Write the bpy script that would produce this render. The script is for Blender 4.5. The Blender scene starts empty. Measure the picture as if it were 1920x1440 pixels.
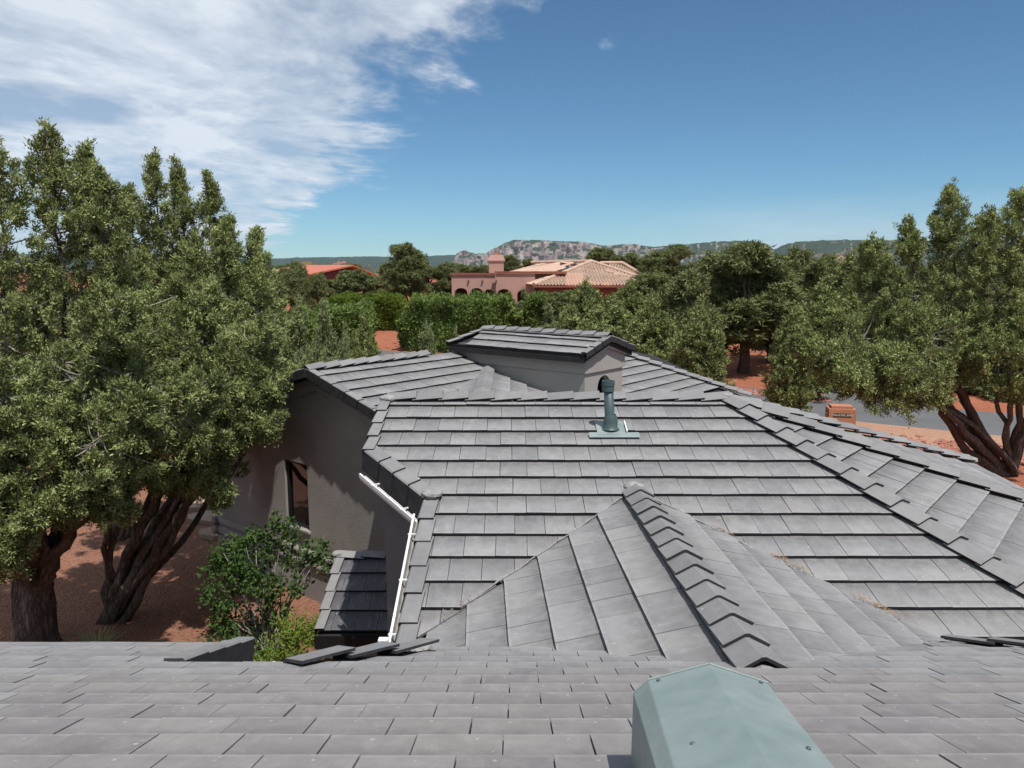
import bpy, bmesh, math, random
import numpy as np
from mathutils import Vector, Matrix, Euler

# ------------------------------------------------------------------ camera, sky, sun, exposure
sc = bpy.context.scene
C = sc.collection
H = 6.2                                   # eye height above the garden ground (metres)
cam_d = bpy.data.cameras.new('camera'); cam = bpy.data.objects.new('camera', cam_d); C.objects.link(cam)
cam.location = (0, 0, H); cam.rotation_euler = (math.radians(90 - 8.49), 0, 0)
cam_d.sensor_width = 36.0; cam_d.lens = 27.0; cam_d.clip_start = 0.05; cam_d.clip_end = 60000
sc.camera = cam
SUN_AZ, SUN_EL = 150.0, 65.0              # clockwise from the view direction (+Y)
world = bpy.data.worlds.new('World'); sc.world = world; world.use_nodes = True
def build_world():
    nt = world.node_tree; nt.nodes.clear(); N = nt.nodes.new; L = nt.links.new
    out = N('ShaderNodeOutputWorld'); bg = N('ShaderNodeBackground'); L(bg.outputs[0], out.inputs[0])
    sky = N('ShaderNodeTexSky'); sky.sky_type = 'NISHITA'; sky.sun_disc = False
    sky.sun_elevation = math.radians(SUN_EL); sky.sun_rotation = math.radians(SUN_AZ)
    sky.altitude = 1300; sky.air_density = 0.95; sky.dust_density = 0.0; sky.ozone_density = 4.0
    bg.inputs['Strength'].default_value = 0.081
    # a sheet of wind-torn cloud: noise on a plane high overhead, denser left of a long ragged edge
    tc = N('ShaderNodeTexCoord'); sep = N('ShaderNodeSeparateXYZ'); L(tc.outputs['Generated'], sep.inputs[0])
    def m(op, a, b=None, cl=False):
        n = N('ShaderNodeMath'); n.operation = op; n.use_clamp = cl
        for k, v in enumerate((a, b)):
            if v is None: continue
            if isinstance(v, (int, float)): n.inputs[k].default_value = v
            else: L(v, n.inputs[k])
        return n.outputs[0]
    z = m('MAXIMUM', sep.outputs['Z'], 0.02)
    zz = m('ADD', z, 0.06)
    px = m('DIVIDE', sep.outputs['X'], zz); py = m('DIVIDE', sep.outputs['Y'], zz)
    comb = N('ShaderNodeCombineXYZ'); L(px, comb.inputs[0]); L(py, comb.inputs[1])
    mp = N('ShaderNodeMapping'); mp.inputs['Rotation'].default_value = (0, 0, math.radians(22)); mp.inputs['Scale'].default_value = (1.0, 0.62, 1)
    L(comb.outputs[0], mp.inputs[0])
    def noise(vec, scale, detail, rough, dist, w=0.0):
        n = N('ShaderNodeTexNoise'); n.noise_dimensions = '3D'; L(vec, n.inputs['Vector'])
        n.inputs['Scale'].default_value = scale; n.inputs['Detail'].default_value = detail
        n.inputs['Roughness'].default_value = rough; n.inputs['Distortion'].default_value = dist
        return n.outputs[0]
    n1 = noise(mp.outputs[0], 0.9, 9, 0.62, 0.5)
    n2 = noise(mp.outputs[0], 0.33, 4, 0.5, 0.2)
    n3 = noise(mp.outputs[0], 4.5, 6, 0.6, 0.3)
    # signed distance to the edge of the cloud bank in the cloud plane
    edge = m('SUBTRACT', 1.62, m('ADD', px, m('MULTIPLY', py, 0.43)))
    e = m('ADD', m('MULTIPLY', edge, 0.75), m('MULTIPLY', m('SUBTRACT', n1, 0.5), 2.4))
    e = m('ADD', e, m('MULTIPLY', m('SUBTRACT', n2, 0.5), 2.3))
    e = m('ADD', e, m('MULTIPLY', m('SUBTRACT', n3, 0.5), 0.7))
    cov = N('ShaderNodeMapRange'); cov.interpolation_type = 'SMOOTHSTEP'; L(e, cov.inputs[0])
    cov.inputs[1].default_value = 0.05; cov.inputs[2].default_value = 0.5; cov.inputs[3].default_value = 0; cov.inputs[4].default_value = 1
    thick = m('MULTIPLY', m('SUBTRACT', m('ADD', n1, m('MULTIPLY', m('SUBTRACT', n3, 0.5), 0.35)), 0.38, True), 4.2, True)
    body = m('ADD', 0.46, m('MULTIPLY', thick, 0.54))
    hold = N('ShaderNodeMapRange'); L(e, hold.inputs[0]); hold.inputs[1].default_value = 0.4; hold.inputs[2].default_value = 2.6
    hold.inputs[3].default_value = 1.0; hold.inputs[4].default_value = 0.93
    maskc = m('MULTIPLY', m('MULTIPLY', cov.outputs[0], body), hold.outputs[0], True)
    # a thin veil low over the mesas
    lo = N('ShaderNodeMapRange'); lo.interpolation_type = 'SMOOTHSTEP'; L(sep.outputs['Z'], lo.inputs[0])
    lo.inputs[1].default_value = 0.095; lo.inputs[2].default_value = 0.03; lo.inputs[3].default_value = 0; lo.inputs[4].default_value = 1
    vx = N('ShaderNodeMapRange'); vx.interpolation_type = 'SMOOTHSTEP'; L(sep.outputs['X'], vx.inputs[0])
    vx.inputs[1].default_value = 0.05; vx.inputs[2].default_value = 0.45
    mp2 = N('ShaderNodeMapping'); mp2.inputs['Scale'].default_value = (2.2, 2.2, 26); L(tc.outputs['Generated'], mp2.inputs[0])
    n4 = noise(mp2.outputs[0], 1.0, 6, 0.55, 0.2)
    veil = m('MULTIPLY', m('MULTIPLY', lo.outputs[0], vx.outputs[0]), m('MULTIPLY', m('SUBTRACT', n4, 0.3, True), 2.6, True), True)
    mask = m('MAXIMUM', maskc, m('MULTIPLY', veil, 0.75))
    tint = N('ShaderNodeMix'); tint.data_type = 'RGBA'
    tint.inputs['A'].default_value = (5.9, 6.5, 7.4, 1); tint.inputs['B'].default_value = (7.6, 8.3, 9.1, 1); L(thick, tint.inputs['Factor'])
    mix = N('ShaderNodeMix'); mix.data_type = 'RGBA'
    deep = N('ShaderNodeMix'); deep.data_type = 'RGBA'; deep.blend_type = 'MULTIPLY'; deep.inputs['Factor'].default_value = 1.0
    deep.inputs['B'].default_value = (0.67, 0.91, 0.96, 1); L(sky.outputs[0], deep.inputs['A'])     # colour correction on the sky: a deeper blue all over
    L(mask, mix.inputs['Factor']); L(deep.outputs['Result'], mix.inputs['A']); L(tint.outputs['Result'], mix.inputs['B'])
    L(mix.outputs['Result'], bg.inputs['Color'])
build_world()
sun_d = bpy.data.lights.new('sun', 'SUN'); sun_d.energy = 4.2; sun_d.angle = math.radians(0.53); sun_d.color = (1.0, 0.955, 0.89)
sun = bpy.data.objects.new('sun', sun_d); C.objects.link(sun)
_a, _e = math.radians(SUN_AZ), math.radians(SUN_EL)
to_sun = Vector((math.sin(_a)*math.cos(_e), math.cos(_a)*math.cos(_e), math.sin(_e)))
sun.rotation_euler = to_sun.to_track_quat('Z', 'Y').to_euler(); sun.location = (0, 0, 60)
vs = sc.view_settings; vs.view_transform = 'Standard'; vs.look = 'None'; vs.exposure = 0.33; vs.gamma = 1.0; vs.use_curve_mapping = False
sc.cycles.max_bounces = 6; sc.cycles.diffuse_bounces = 3; sc.cycles.glossy_bounces = 3; sc.cycles.transmission_bounces = 4
sc.cycles.volume_bounces = 0; sc.cycles.transparent_max_bounces = 6; sc.cycles.caustics_reflective = False; sc.cycles.caustics_refractive = False
sc.cycles.use_denoising = True

# ------------------------------------------------------------------ helpers
def tag(o, label=None, cat=None, group=None, kind=None):
    if label: o['label'] = label
    if cat: o['category'] = cat
    if group: o['group'] = group
    if kind: o['kind'] = kind
    return o
def empty(name, loc, parent=None):
    o = bpy.data.objects.new(name, None); C.objects.link(o); o.location = loc; o.empty_display_size = 0.2
    if parent: o.parent = parent
    return o
def link(name, me, mat=None, parent=None, smooth=False):
    if mat is not None and not me.materials:
        for mm in (mat if isinstance(mat, (list, tuple)) else [mat]): me.materials.append(mm)
    if smooth: me.polygons.foreach_set('use_smooth', [True]*len(me.polygons))
    o = bpy.data.objects.new(name, me); C.objects.link(o)
    if parent is not None:
        o.parent = parent
        o.matrix_parent_inverse = WINV.get(parent.name, Matrix.Identity(4))
    return o
WINV = {}
def root(name, loc, label, cat, group=None):
    o = empty(name, loc); WINV[o.name] = Matrix.Translation(Vector(loc)).inverted()   # parts keep world coordinates
    return tag(o, label, cat, group)
def pmesh(name, verts, faces, mi=None):
    me = bpy.data.meshes.new(name); me.from_pydata([tuple(v) for v in verts], [], faces)
    if mi is not None: me.polygons.foreach_set('material_index', mi)
    me.update(); return me
def tri_soup(name, tri):                  # tri: (n,3,3) array, every triangle an island
    tri = np.asarray(tri, np.float32); n = len(tri)
    me = bpy.data.meshes.new(name)
    me.vertices.add(n*3); me.vertices.foreach_set('co', tri.reshape(-1))
    me.loops.add(n*3); me.loops.foreach_set('vertex_index', np.arange(n*3, dtype=np.int32))
    me.polygons.add(n); me.polygons.foreach_set('loop_start', np.arange(0, n*3, 3, dtype=np.int32))
    me.polygons.foreach_set('loop_total', np.full(n, 3, np.int32))
    me.update(calc_edges=True); return me
def box_vf(lo, hi):
    x0, y0, z0 = lo; x1, y1, z1 = hi
    v = [(x0,y0,z0),(x1,y0,z0),(x1,y1,z0),(x0,y1,z0),(x0,y0,z1),(x1,y0,z1),(x1,y1,z1),(x0,y1,z1)]
    return v, [(0,3,2,1),(4,5,6,7),(0,1,5,4),(1,2,6,5),(2,3,7,6),(3,0,4,7)]
def obox(c, ax, ay, az_, sx, sy, sz):     # oriented box: centre, unit axes, full sizes
    c, ax, ay, az_ = Vector(c), Vector(ax), Vector(ay), Vector(az_)
    v = [c + ax*(i*sx/2) + ay*(j*sy/2) + az_*(k*sz/2) for k in (-1,1) for j in (-1,1) for i in (-1,1)]
    return v, [(0,2,3,1),(4,5,7,6),(0,1,5,4),(1,3,7,5),(3,2,6,7),(2,0,4,6)]
class MB:
    def __init__(s): s.v = []; s.f = []; s.m = []
    def add(s, vf, mi=0):
        o = len(s.v); s.v += [tuple(p) for p in vf[0]]; s.f += [tuple(i+o for i in f) for f in vf[1]]; s.m += [mi]*len(vf[1]); return s
    def build(s, name, mat, parent=None, smooth=False):
        return link(name, pmesh(name, s.v, s.f, s.m), mat, parent, smooth)
def tube_vf(pts, rad, n=8, flute=0.0, seed=0, cap=True):
    rng = random.Random(seed); ph = rng.uniform(0, 6.28); kk = rng.choice((3, 4, 5))
    P = [Vector(p) for p in pts]; v = []; f = []
    ref = Vector((0.31, 0.93, 0.2))
    for i, p in enumerate(P):
        d = (P[min(i+1, len(P)-1)] - P[max(i-1, 0)]).normalized()
        a = d.cross(ref).normalized(); b = d.cross(a)
        for k in range(n):
            t = 2*math.pi*k/n
            r = rad[i]*(1 + flute*(math.sin(kk*t + ph + i*0.35) + 0.6*math.sin(7*t - ph + i*0.6)))
            v.append(p + (a*math.cos(t) + b*math.sin(t))*r)
    for i in range(len(P)-1):
        for k in range(n):
            f.append((i*n+k, i*n+(k+1) % n, (i+1)*n+(k+1) % n, (i+1)*n+k))
    if cap: f.append(tuple(range(n-1, -1, -1))); f.append(tuple((len(P)-1)*n+k for k in range(n)))
    return v, f
def az(a): a = math.radians(a); return Vector((math.sin(a), math.cos(a), 0))
UP = Vector((0, 0, 1))

# ------------------------------------------------------------------ materials
class Nodes:
    def __init__(s, name):
        s.mat = bpy.data.materials.new(name); s.mat.use_nodes = True; s.nt = s.mat.node_tree
        s.bsdf = s.nt.nodes['Principled BSDF']; s.out = s.nt.nodes['Material Output']
    def n(s, t, **kw):
        x = s.nt.nodes.new(t)
        for k, v in kw.items(): setattr(x, k, v)
        return x
    def l(s, a, b): s.nt.links.new(a, b)
    def pos(s): return s.n('ShaderNodeNewGeometry').outputs['Position']
    def noise(s, vec, scale, detail=4, rough=0.55, dist=0.0, stretch=None):
        if stretch:
            mp = s.n('ShaderNodeMapping'); mp.inputs['Scale'].default_value = stretch; s.l(vec, mp.inputs[0]); vec = mp.outputs[0]
        x = s.n('ShaderNodeTexNoise'); s.l(vec, x.inputs['Vector'])
        x.inputs['Scale'].default_value = scale; x.inputs['Detail'].default_value = detail
        x.inputs['Roughness'].default_value = rough; x.inputs['Distortion'].default_value = dist
        return x.outputs[0]
    def ramp(s, fac, stops):
        r = s.n('ShaderNodeValToRGB'); s.l(fac, r.inputs[0]); el = r.color_ramp.elements
        while len(el) < len(stops): el.new(0.5)
        for e, (p, c) in zip(el, stops):
            e.position = p; e.color = (*c, 1) if len(c) == 3 else c
        return r.outputs[0]
    def val(s, fac, p0, p1, v0=0.0, v1=1.0):
        r = s.n('ShaderNodeMapRange'); s.l(fac, r.inputs[0])
        for k, x in zip((1, 2, 3, 4), (p0, p1, v0, v1)): r.inputs[k].default_value = x
        return r.outputs[0]
    def mix(s, fac, a, b, mode='MIX'):
        m = s.n('ShaderNodeMix', data_type='RGBA', blend_type=mode)
        for key, v in (('Factor', fac), ('A', a), ('B', b)):
            if isinstance(v, (int, float)): m.inputs[key].default_value = v
            elif isinstance(v, (tuple, list)): m.inputs[key].default_value = (*v, 1)
            else: s.l(v, m.inputs[key])
        return m.outputs['Result']
    def math(s, op, a, b):
        m = s.n('ShaderNodeMath', operation=op)
        for k, v in enumerate((a, b)):
            if isinstance(v, (int, float)): m.inputs[k].default_value = v
            else: s.l(v, m.inputs[k])
        return m.outputs[0]
    def done(s, col=None, rough=0.8, bump=None, bstr=0.3, bdist=0.01, metal=0.0, spec=None):
        if col is not None:
            if isinstance(col, (tuple, list)): s.bsdf.inputs['Base Color'].default_value = (*col, 1)
            else: s.l(col, s.bsdf.inputs['Base Color'])
        if isinstance(rough, (int, float)): s.bsdf.inputs['Roughness'].default_value = rough
        else: s.l(rough, s.bsdf.inputs['Roughness'])
        s.bsdf.inputs['Metallic'].default_value = metal
        if spec is not None: s.bsdf.inputs['Specular IOR Level'].default_value = spec
        if bump is not None:
            b = s.n('ShaderNodeBump'); b.inputs['Strength'].default_value = bstr; b.inputs['Distance'].default_value = bdist
            s.l(bump, b.inputs['Height']); s.l(b.outputs[0], s.bsdf.inputs['Normal'])
        return s.mat

def mat_tile(name, island, k=1.0):
    s = Nodes(name); p = s.pos()
    rnd = s.n('ShaderNodeNewGeometry').outputs['Random Per Island'] if island else s.n('ShaderNodeObjectInfo').outputs['Random']
    base = s.ramp(rnd, [(0.0, (0.168, 0.166, 0.172)), (0.3, (0.205, 0.203, 0.209)), (0.62, (0.225, 0.222, 0.227)), (0.85, (0.24, 0.235, 0.236)), (1.0, (0.262, 0.259, 0.263))])
    big = s.noise(p, 1.3, 4, 0.6)
    col = s.mix(s.val(big, 0.4, 0.8, 0, 0.7), base, (0.238, 0.226, 0.216))
    blot = s.noise(p, 6.5, 5, 0.65, 0.5)
    col = s.mix(s.val(blot, 0.42, 0.80, 0, 0.42), col, (0.34, 0.335, 0.34))
    dk = s.noise(p, 3.7, 4, 0.6)
    col = s.mix(s.val(dk, 0.5, 0.8, 0, 0.40), col, (0.13, 0.127, 0.13))
    uvn = s.n('ShaderNodeUVMap'); sepu = s.n('ShaderNodeSeparateXYZ'); s.l(uvn.outputs[0], sepu.inputs[0])
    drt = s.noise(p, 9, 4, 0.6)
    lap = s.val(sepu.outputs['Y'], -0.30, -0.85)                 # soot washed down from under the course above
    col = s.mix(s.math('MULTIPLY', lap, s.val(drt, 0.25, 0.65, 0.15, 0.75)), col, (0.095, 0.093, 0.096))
    sidew = s.math('ABSOLUTE', s.math('SUBTRACT', sepu.outputs['X'], 0.5), 0)
    col = s.mix(s.math('MULTIPLY', s.val(sidew, 0.40, 0.5), s.val(drt, 0.5, 0.75, 0, 0.5)), col, (0.36, 0.36, 0.365))
    col = s.mix(s.math('MULTIPLY', s.val(sepu.outputs['Y'], -0.09, 0.0), s.val(drt, 0.35, 0.65, 0.1, 0.7)), col, (0.36, 0.36, 0.365))
    lich = s.noise(p, 11.0, 4, 0.6)
    col = s.mix(s.val(lich, 0.64, 0.76, 0, 0.3), col, (0.235, 0.215, 0.155))
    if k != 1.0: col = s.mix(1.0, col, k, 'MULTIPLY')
    fine = s.noise(p, 160, 2, 0.6)
    col = s.mix(s.val(fine, 0.3, 0.7, 0.0, 0.25), col, (0.12, 0.12, 0.125))
    v = s.n('ShaderNodeTexVoronoi'); s.l(p, v.inputs['Vector']); v.inputs['Scale'].default_value = 3.6
    mpv = s.n('ShaderNodeMapping'); mpv.inputs['Scale'].default_value = (1, 1, 1)
    col = s.mix(s.val(v.outputs['Distance'], 0.040, 0.02, 0, 0.6), col, (0.50, 0.49, 0.47))      # droppings and lime specks
    v2 = s.n('ShaderNodeTexVoronoi'); s.l(p, v2.inputs['Vector']); v2.inputs['Scale'].default_value = 11
    col = s.mix(s.val(v2.outputs['Distance'], 0.07, 0.04, 0, 0.4), col, (0.42, 0.41, 0.40))
    du = s.math('MULTIPLY', s.math('SUBTRACT', sepu.outputs['X'], s.math('ADD', 0.36, s.math('MULTIPLY', rnd, 0.4))), 0.86)
    dv_ = s.math('ADD', sepu.outputs['Y'], 0.17)
    dist = s.math('SQRT', s.math('ADD', s.math('MULTIPLY', du, du), s.math('MULTIPLY', dv_, s.math('MULTIPLY', dv_, 0.35))), 0)
    col = s.mix(s.val(s.math('ADD', dist, s.math('MULTIPLY', s.math('SUBTRACT', drt, 0.5), 0.05)), 0.020, 0.010, 0, 0.4), col, (0.46, 0.45, 0.44))
    cmb = s.n('ShaderNodeCombineXYZ'); s.l(s.math('ADD', s.math('MULTIPLY', sepu.outputs['X'], 2.2), s.math('MULTIPLY', rnd, 97.0)), cmb.inputs[0]); s.l(s.math('MULTIPLY', sepu.outputs['Y'], 1.0), cmb.inputs[1]); s.l(s.math('MULTIPLY', rnd, 53.0), cmb.inputs[2])
    stk = s.noise(cmb.outputs[0], 1.6, 5, 0.65, 0.4)
    col = s.mix(s.val(stk, 0.52, 0.8, 0, 0.32), col, (0.33, 0.325, 0.325)); col = s.mix(s.val(stk, 0.46, 0.22, 0, 0.36), col, (0.125, 0.12, 0.12))
    return s.done(col, s.val(blot, 0.2, 0.8, 0.72, 0.9), bump=s.math('ADD', fine, s.math('MULTIPLY', blot, 1.5)), bstr=0.35, bdist=0.004, spec=0.3)
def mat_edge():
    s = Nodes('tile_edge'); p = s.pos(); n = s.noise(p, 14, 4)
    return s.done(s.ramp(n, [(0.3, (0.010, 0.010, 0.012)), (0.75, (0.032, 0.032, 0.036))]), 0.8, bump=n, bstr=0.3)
def mat_noisy(name, c0, c1, scale=3, rough=0.85, bscale=60, bstr=0.3, bdist=0.01, stretch=None, spec=0.3, metal=0.0):
    s = Nodes(name); p = s.pos(); n = s.noise(p, scale, 5, 0.6, 0.3, stretch); b = s.noise(p, bscale, 4, 0.6, 0, stretch)
    return s.done(s.mix(s.val(b, 0.35, 0.7, 0, 0.25), s.ramp(n, [(0.3, c0), (0.72, c1)]), tuple(x*0.6 for x in c0)), rough, bump=b, bstr=bstr, bdist=bdist, spec=spec, metal=metal)
MT = {}
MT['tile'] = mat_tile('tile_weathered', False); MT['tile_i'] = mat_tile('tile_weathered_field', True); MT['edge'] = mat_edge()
MT['tile_dark'] = mat_tile('tile_shade_toned', False, (0.36, 0.36, 0.40)); MT['tile_worn'] = mat_tile('tile_worn', False, (0.97, 0.925, 0.895))  # tile_dark: eave shade over the entry roof is put into its tint
TILE = [MT['tile'], MT['edge']]; TILEI = [MT['tile_i'], MT['edge']]
MT['deck'] = mat_noisy('underlayment', (0.018, 0.018, 0.02), (0.03, 0.03, 0.03))
MT['stucco'] = mat_noisy('stucco', (0.25, 0.230, 0.213), (0.335, 0.312, 0.290), 1.1, 0.92, 70, 0.8, 0.018)
MT['stucco_grey'] = mat_noisy('stucco_grey', (0.32, 0.302, 0.28), (0.36, 0.342, 0.318), 1.5, 0.92, 60, 0.6, 0.012)
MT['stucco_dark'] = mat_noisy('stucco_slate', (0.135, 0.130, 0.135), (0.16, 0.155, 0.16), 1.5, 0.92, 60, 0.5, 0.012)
MT['mortar'] = mat_noisy('mortar', (0.24, 0.235, 0.225), (0.40, 0.39, 0.37), 9, 0.95, 40, 0.9, 0.03)
MT['white'] = mat_noisy('white_paint', (0.66, 0.66, 0.66), (0.78, 0.78, 0.77), 6, 0.5, 30, 0.05, 0.003)
MT['gutter_in'] = mat_noisy('gutter_inside', (0.20, 0.19, 0.18), (0.34, 0.33, 0.32), 7, 0.7)
MT['green'] = mat_noisy('green_grey_paint', (0.165, 0.215, 0.213), (0.265, 0.305, 0.302), 3.4, 0.48, 13, 0.05, 0.004, spec=0.4)
MT['greendk'] = mat_noisy('dark_green_paint', (0.045, 0.075, 0.078), (0.07, 0.105, 0.108), 6, 0.45, 40, 0.1, 0.003, spec=0.4)
MT['black'] = mat_noisy('black_metal', (0.008, 0.008, 0.009), (0.014, 0.014, 0.015), 8, 0.4)
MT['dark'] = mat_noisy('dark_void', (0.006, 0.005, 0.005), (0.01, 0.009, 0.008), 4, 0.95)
def mat_glass():
    s = Nodes('window_glass'); s.bsdf.inputs['IOR'].default_value = 1.6
    return s.done((0.012, 0.010, 0.009), 0.03, spec=1.0)
MT['glass'] = mat_glass()
# ------------------------------------------------------------------ the grey-roofed house: slopes, tiles, walls
house = root('tile_roofed_house', (0.5, 9.0, 0.0), 'grey stucco house with flat grey concrete roof tiles and angled wings in the foreground', 'house')
def P(x, y, z): return Vector((x, y, z + H))            # heights below are measured from eye level
class Slope:
    def __init__(s, name, o, downaz, tan, deck, e=0.343, w=0.297, lift=0.034, deckmat=None):
        s.o = Vector(o); th = math.atan(tan); s.d = az(downaz)*math.cos(th) - UP*math.sin(th); s.u = az(downaz - 90)
        s.n = s.u.cross(s.d); s.n = s.n if s.n.z > 0 else -s.n
        s.e, s.w, s.lift, s.tiles = e, w, lift, []
        pts = [Vector((x, y, s.z(x, y) - 0.085)) for x, y in deck]
        v = pts + [q - UP*0.10 for q in pts]; n = len(pts)
        f = [tuple(range(n)), tuple(range(2*n-1, n-1, -1))] + [(i, n+i, n+(i+1) % n, (i+1) % n) for i in range(n)]
        s.part = link(name, pmesh(name, v, f), deckmat or MT['deck'], house)
    def z(s, x, y): return s.o.z - ((x-s.o.x)*s.n.x + (y-s.o.y)*s.n.y)/s.n.z
    def at(s, u, v): return s.o + s.u*u + s.d*v
    def lay(s, butts, u0, u1, clips=(), cull=None, stagger=0.5, seed=1, above=0.06):
        """butts: distances down the slope of each course's lower edge; clips: f(row_v) -> half planes (point, inward normal) in plan"""
        rng = random.Random(seed)
        for r, vb in enumerate(butts):
            off = (stagger*(r % 2) + rng.uniform(-0.05, 0.05))*s.w + rng.uniform(0, 0.02)
            k0 = math.floor((u0 - off)/s.w); k1 = math.ceil((u1 - off)/s.w)
            for k in range(k0, k1):
                ua = off + k*s.w; g = 0.0028
                poly = [(ua+g, vb-s.e-above), (ua+s.w-g, vb-s.e-above), (ua+s.w-g, vb), (ua+g, vb)]
                full = True
                for (pt, nn) in (clips(vb, s.at(ua+s.w/2, vb)) if callable(clips) else clips):
                    def val(q): w3 = s.at(*q); return (w3.x-pt[0])*nn[0] + (w3.y-pt[1])*nn[1]
                    vals = [val(q) for q in poly]
                    if min(vals) >= 0: continue
                    full = False; new = []
                    for i in range(len(poly)):
                        a, b, va, vb2 = poly[i], poly[(i+1) % len(poly)], vals[i], vals[(i+1) % len(poly)]
                        if va >= 0: new.append(a)
                        if (va >= 0) != (vb2 >= 0):
                            t = va/(va-vb2); new.append((a[0]+(b[0]-a[0])*t, a[1]+(b[1]-a[1])*t))
                    poly = new
                    if len(poly) < 3: break
                if len(poly) < 3: continue
                A = 0.5*abs(sum(poly[i][0]*poly[(i+1) % len(poly)][1]-poly[(i+1) % len(poly)][0]*poly[i][1] for i in range(len(poly))))
                if A < 0.006: continue
                if cull and all(cull(s.at(*q)) for q in poly + [(sum(q[0] for q in poly)/len(poly), sum(q[1] for q in poly)/len(poly))]): continue
                s.tiles.append((s, poly, full, ua, vb, rng.uniform(-0.003, 0.003), rng.gauss(0, 0.0042)))
    def frame(s): return Matrix(((s.u.x, s.d.x, s.n.x, 0), (s.u.y, s.d.y, s.n.y, 0), (s.u.z, s.d.z, s.n.z, 0), (0, 0, 0, 1)))
SLOPES = []
def slope(*a, **k): s = Slope(*a, **k); SLOPES.append(s); return s
def line_clip(p, q, keep):                               # half plane through p-q (plan) holding the point keep
    d = (q[0]-p[0], q[1]-p[1]); n = (-d[1], d[0]); L = math.hypot(*n); n = (n[0]/L, n[1]/L)
    if (keep[0]-p[0])*n[0] + (keep[1]-p[1])*n[1] < 0: n = (-n[0], -n[1])
    return (p, n)
T17 = 0.3057
# --- central wing: front slope and the faceted right end
AP = P(2.83, 9.94, -1.661)
def pol(a, r, c=AP): q = c + az(a)*r; return (q.x, q.y)
EV = 4.35
M = slope('roof_slope', P(0, 9.94, -1.661), 180, T17, [(-1.66, 9.93), (2.83, 9.93), (5.05, 5.2), (3.6, 5.2), (-0.80, 5.5), (-0.80, 7.72), (-1.62, 8.60)])
R = slope('roof_slope', AP, 130, T17, [pol(130, 0.01), pol(155.2, 4.7), pol(113, 4.45)])
S = slope('roof_slope', AP, 96, T17, [pol(96, 0.01), pol(113, 4.5), pol(72, 4.6)])
T = slope('roof_slope', AP, 48, T17, [pol(48, 0.01), pol(72, 4.6), pol(24, 4.6)])
MBk = slope('roof_slope', P(0, 9.94, -1.661), 0, T17, [(-1.66, 9.95), (2.83, 9.95), pol(24, 4.5), (-1.66, 13.9)])
hip1 = (AP.x, AP.y), pol(155, 5); hip2 = (AP.x, AP.y), pol(113, 5); hip3 = (AP.x, AP.y), pol(72, 5)
GR0, GR1 = P(1.46, 4.15, -2.29), P(1.30, 7.90, -2.29)
def gz(q):                                               # height of the little cross gable above a plan point
    t = (q.y-GR0.y)/(GR1.y-GR0.y); xr = GR0.x + (GR1.x-GR0.x)*t
    return GR0.z - T17*abs(q.x-xr)
def fz(q): return H - 0.61 - 0.4*q.y
mclipA = line_clip((-1.67, 9.9), (-1.67, 8.6), (0, 9)); mclipB = line_clip((-1.67, 8.59), (-0.87, 7.69), (0, 9)); mclipC = line_clip((-0.86, 7.69), (-0.86, 5.7), (0, 6))
VL = line_clip((GR1.x, GR1.y-0.03), (GR1.x-2, GR1.y-2.03), (0, 9)); VR = line_clip((GR1.x, GR1.y-0.03), (GR1.x+2, GR1.y-2.03), (3, 9))
def mclips(vb, q):
    y = 9.94 - (vb-0.17)*0.956
    c = [line_clip((0, 9.94), (1, 9.94), (0, 8)), line_clip(*hip1, (0, 7))]
    k = [mclipA, mclipB] if y > 7.75 else [mclipC]
    if q.y < 8.0: k.append(VL if q.x < GR1.x else VR)
    return c + k
M.lay([0.201 + 0.343*k for k in range(14)], -2.0, 5.6, mclips, cull=lambda q: (q.z < gz(q)-0.06 and q.y < 8.2) or q.z < fz(q)-0.05, seed=3)
R.lay([0.31 + 0.343*k for k in range(12)], -3, 3, [line_clip(*hip1, pol(130, 3)), line_clip(*hip2, pol(130, 3))], seed=5)
S.lay([0.31 + 0.343*k for k in range(12)], -3, 3, [line_clip(*hip2, pol(96, 3)), line_clip(*hip3, pol(96, 3))], seed=6)
T.lay([0.31 + 0.343*k for k in range(12)], -3, 3, [line_clip(*hip3, pol(50, 3)), line_clip((AP.x, AP.y), pol(24, 5), pol(50, 3))], seed=7)
# --- little cross gable between the central wing and the near roof
GA = -2.44
GL = slope('roof_slope', GR0, GA-90, T17, [(1.45, 4.0), (1.30, 7.88), (-0.72, 5.75), (-0.76, 4.9)])
GRt = slope('roof_slope', GR0, GA+90, T17, [(1.47, 4.0), (1.31, 7.88), (3.5, 5.62), (3.6, 5.2)])
gcull = lambda q: q.z < M.z(q.x, q.y)-0.07 or q.z < fz(q)-0.06
GL.lay([0.15 + 0.337*k for k in range(7)], -4.2, 0.6, [line_clip((GR0.x, GR0.y), (GR1.x, GR1.y), (0, 6)), line_clip((-0.82, 7), (-0.78, 4.5), (1, 6)), line_clip((GR1.x, GR1.y+0.01), (GR1.x-2, GR1.y-1.99), (0, 4.5))], gcull, seed=9)
GRt.lay([0.15 + 0.337*k for k in range(7)], -0.6, 4.2, [line_clip((GR0.x, GR0.y), (GR1.x, GR1.y), (3, 6)), line_clip((GR1.x, GR1.y+0.01), (GR1.x+2, GR1.y-1.99), (3, 4.5))], gcull, seed=10)
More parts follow.
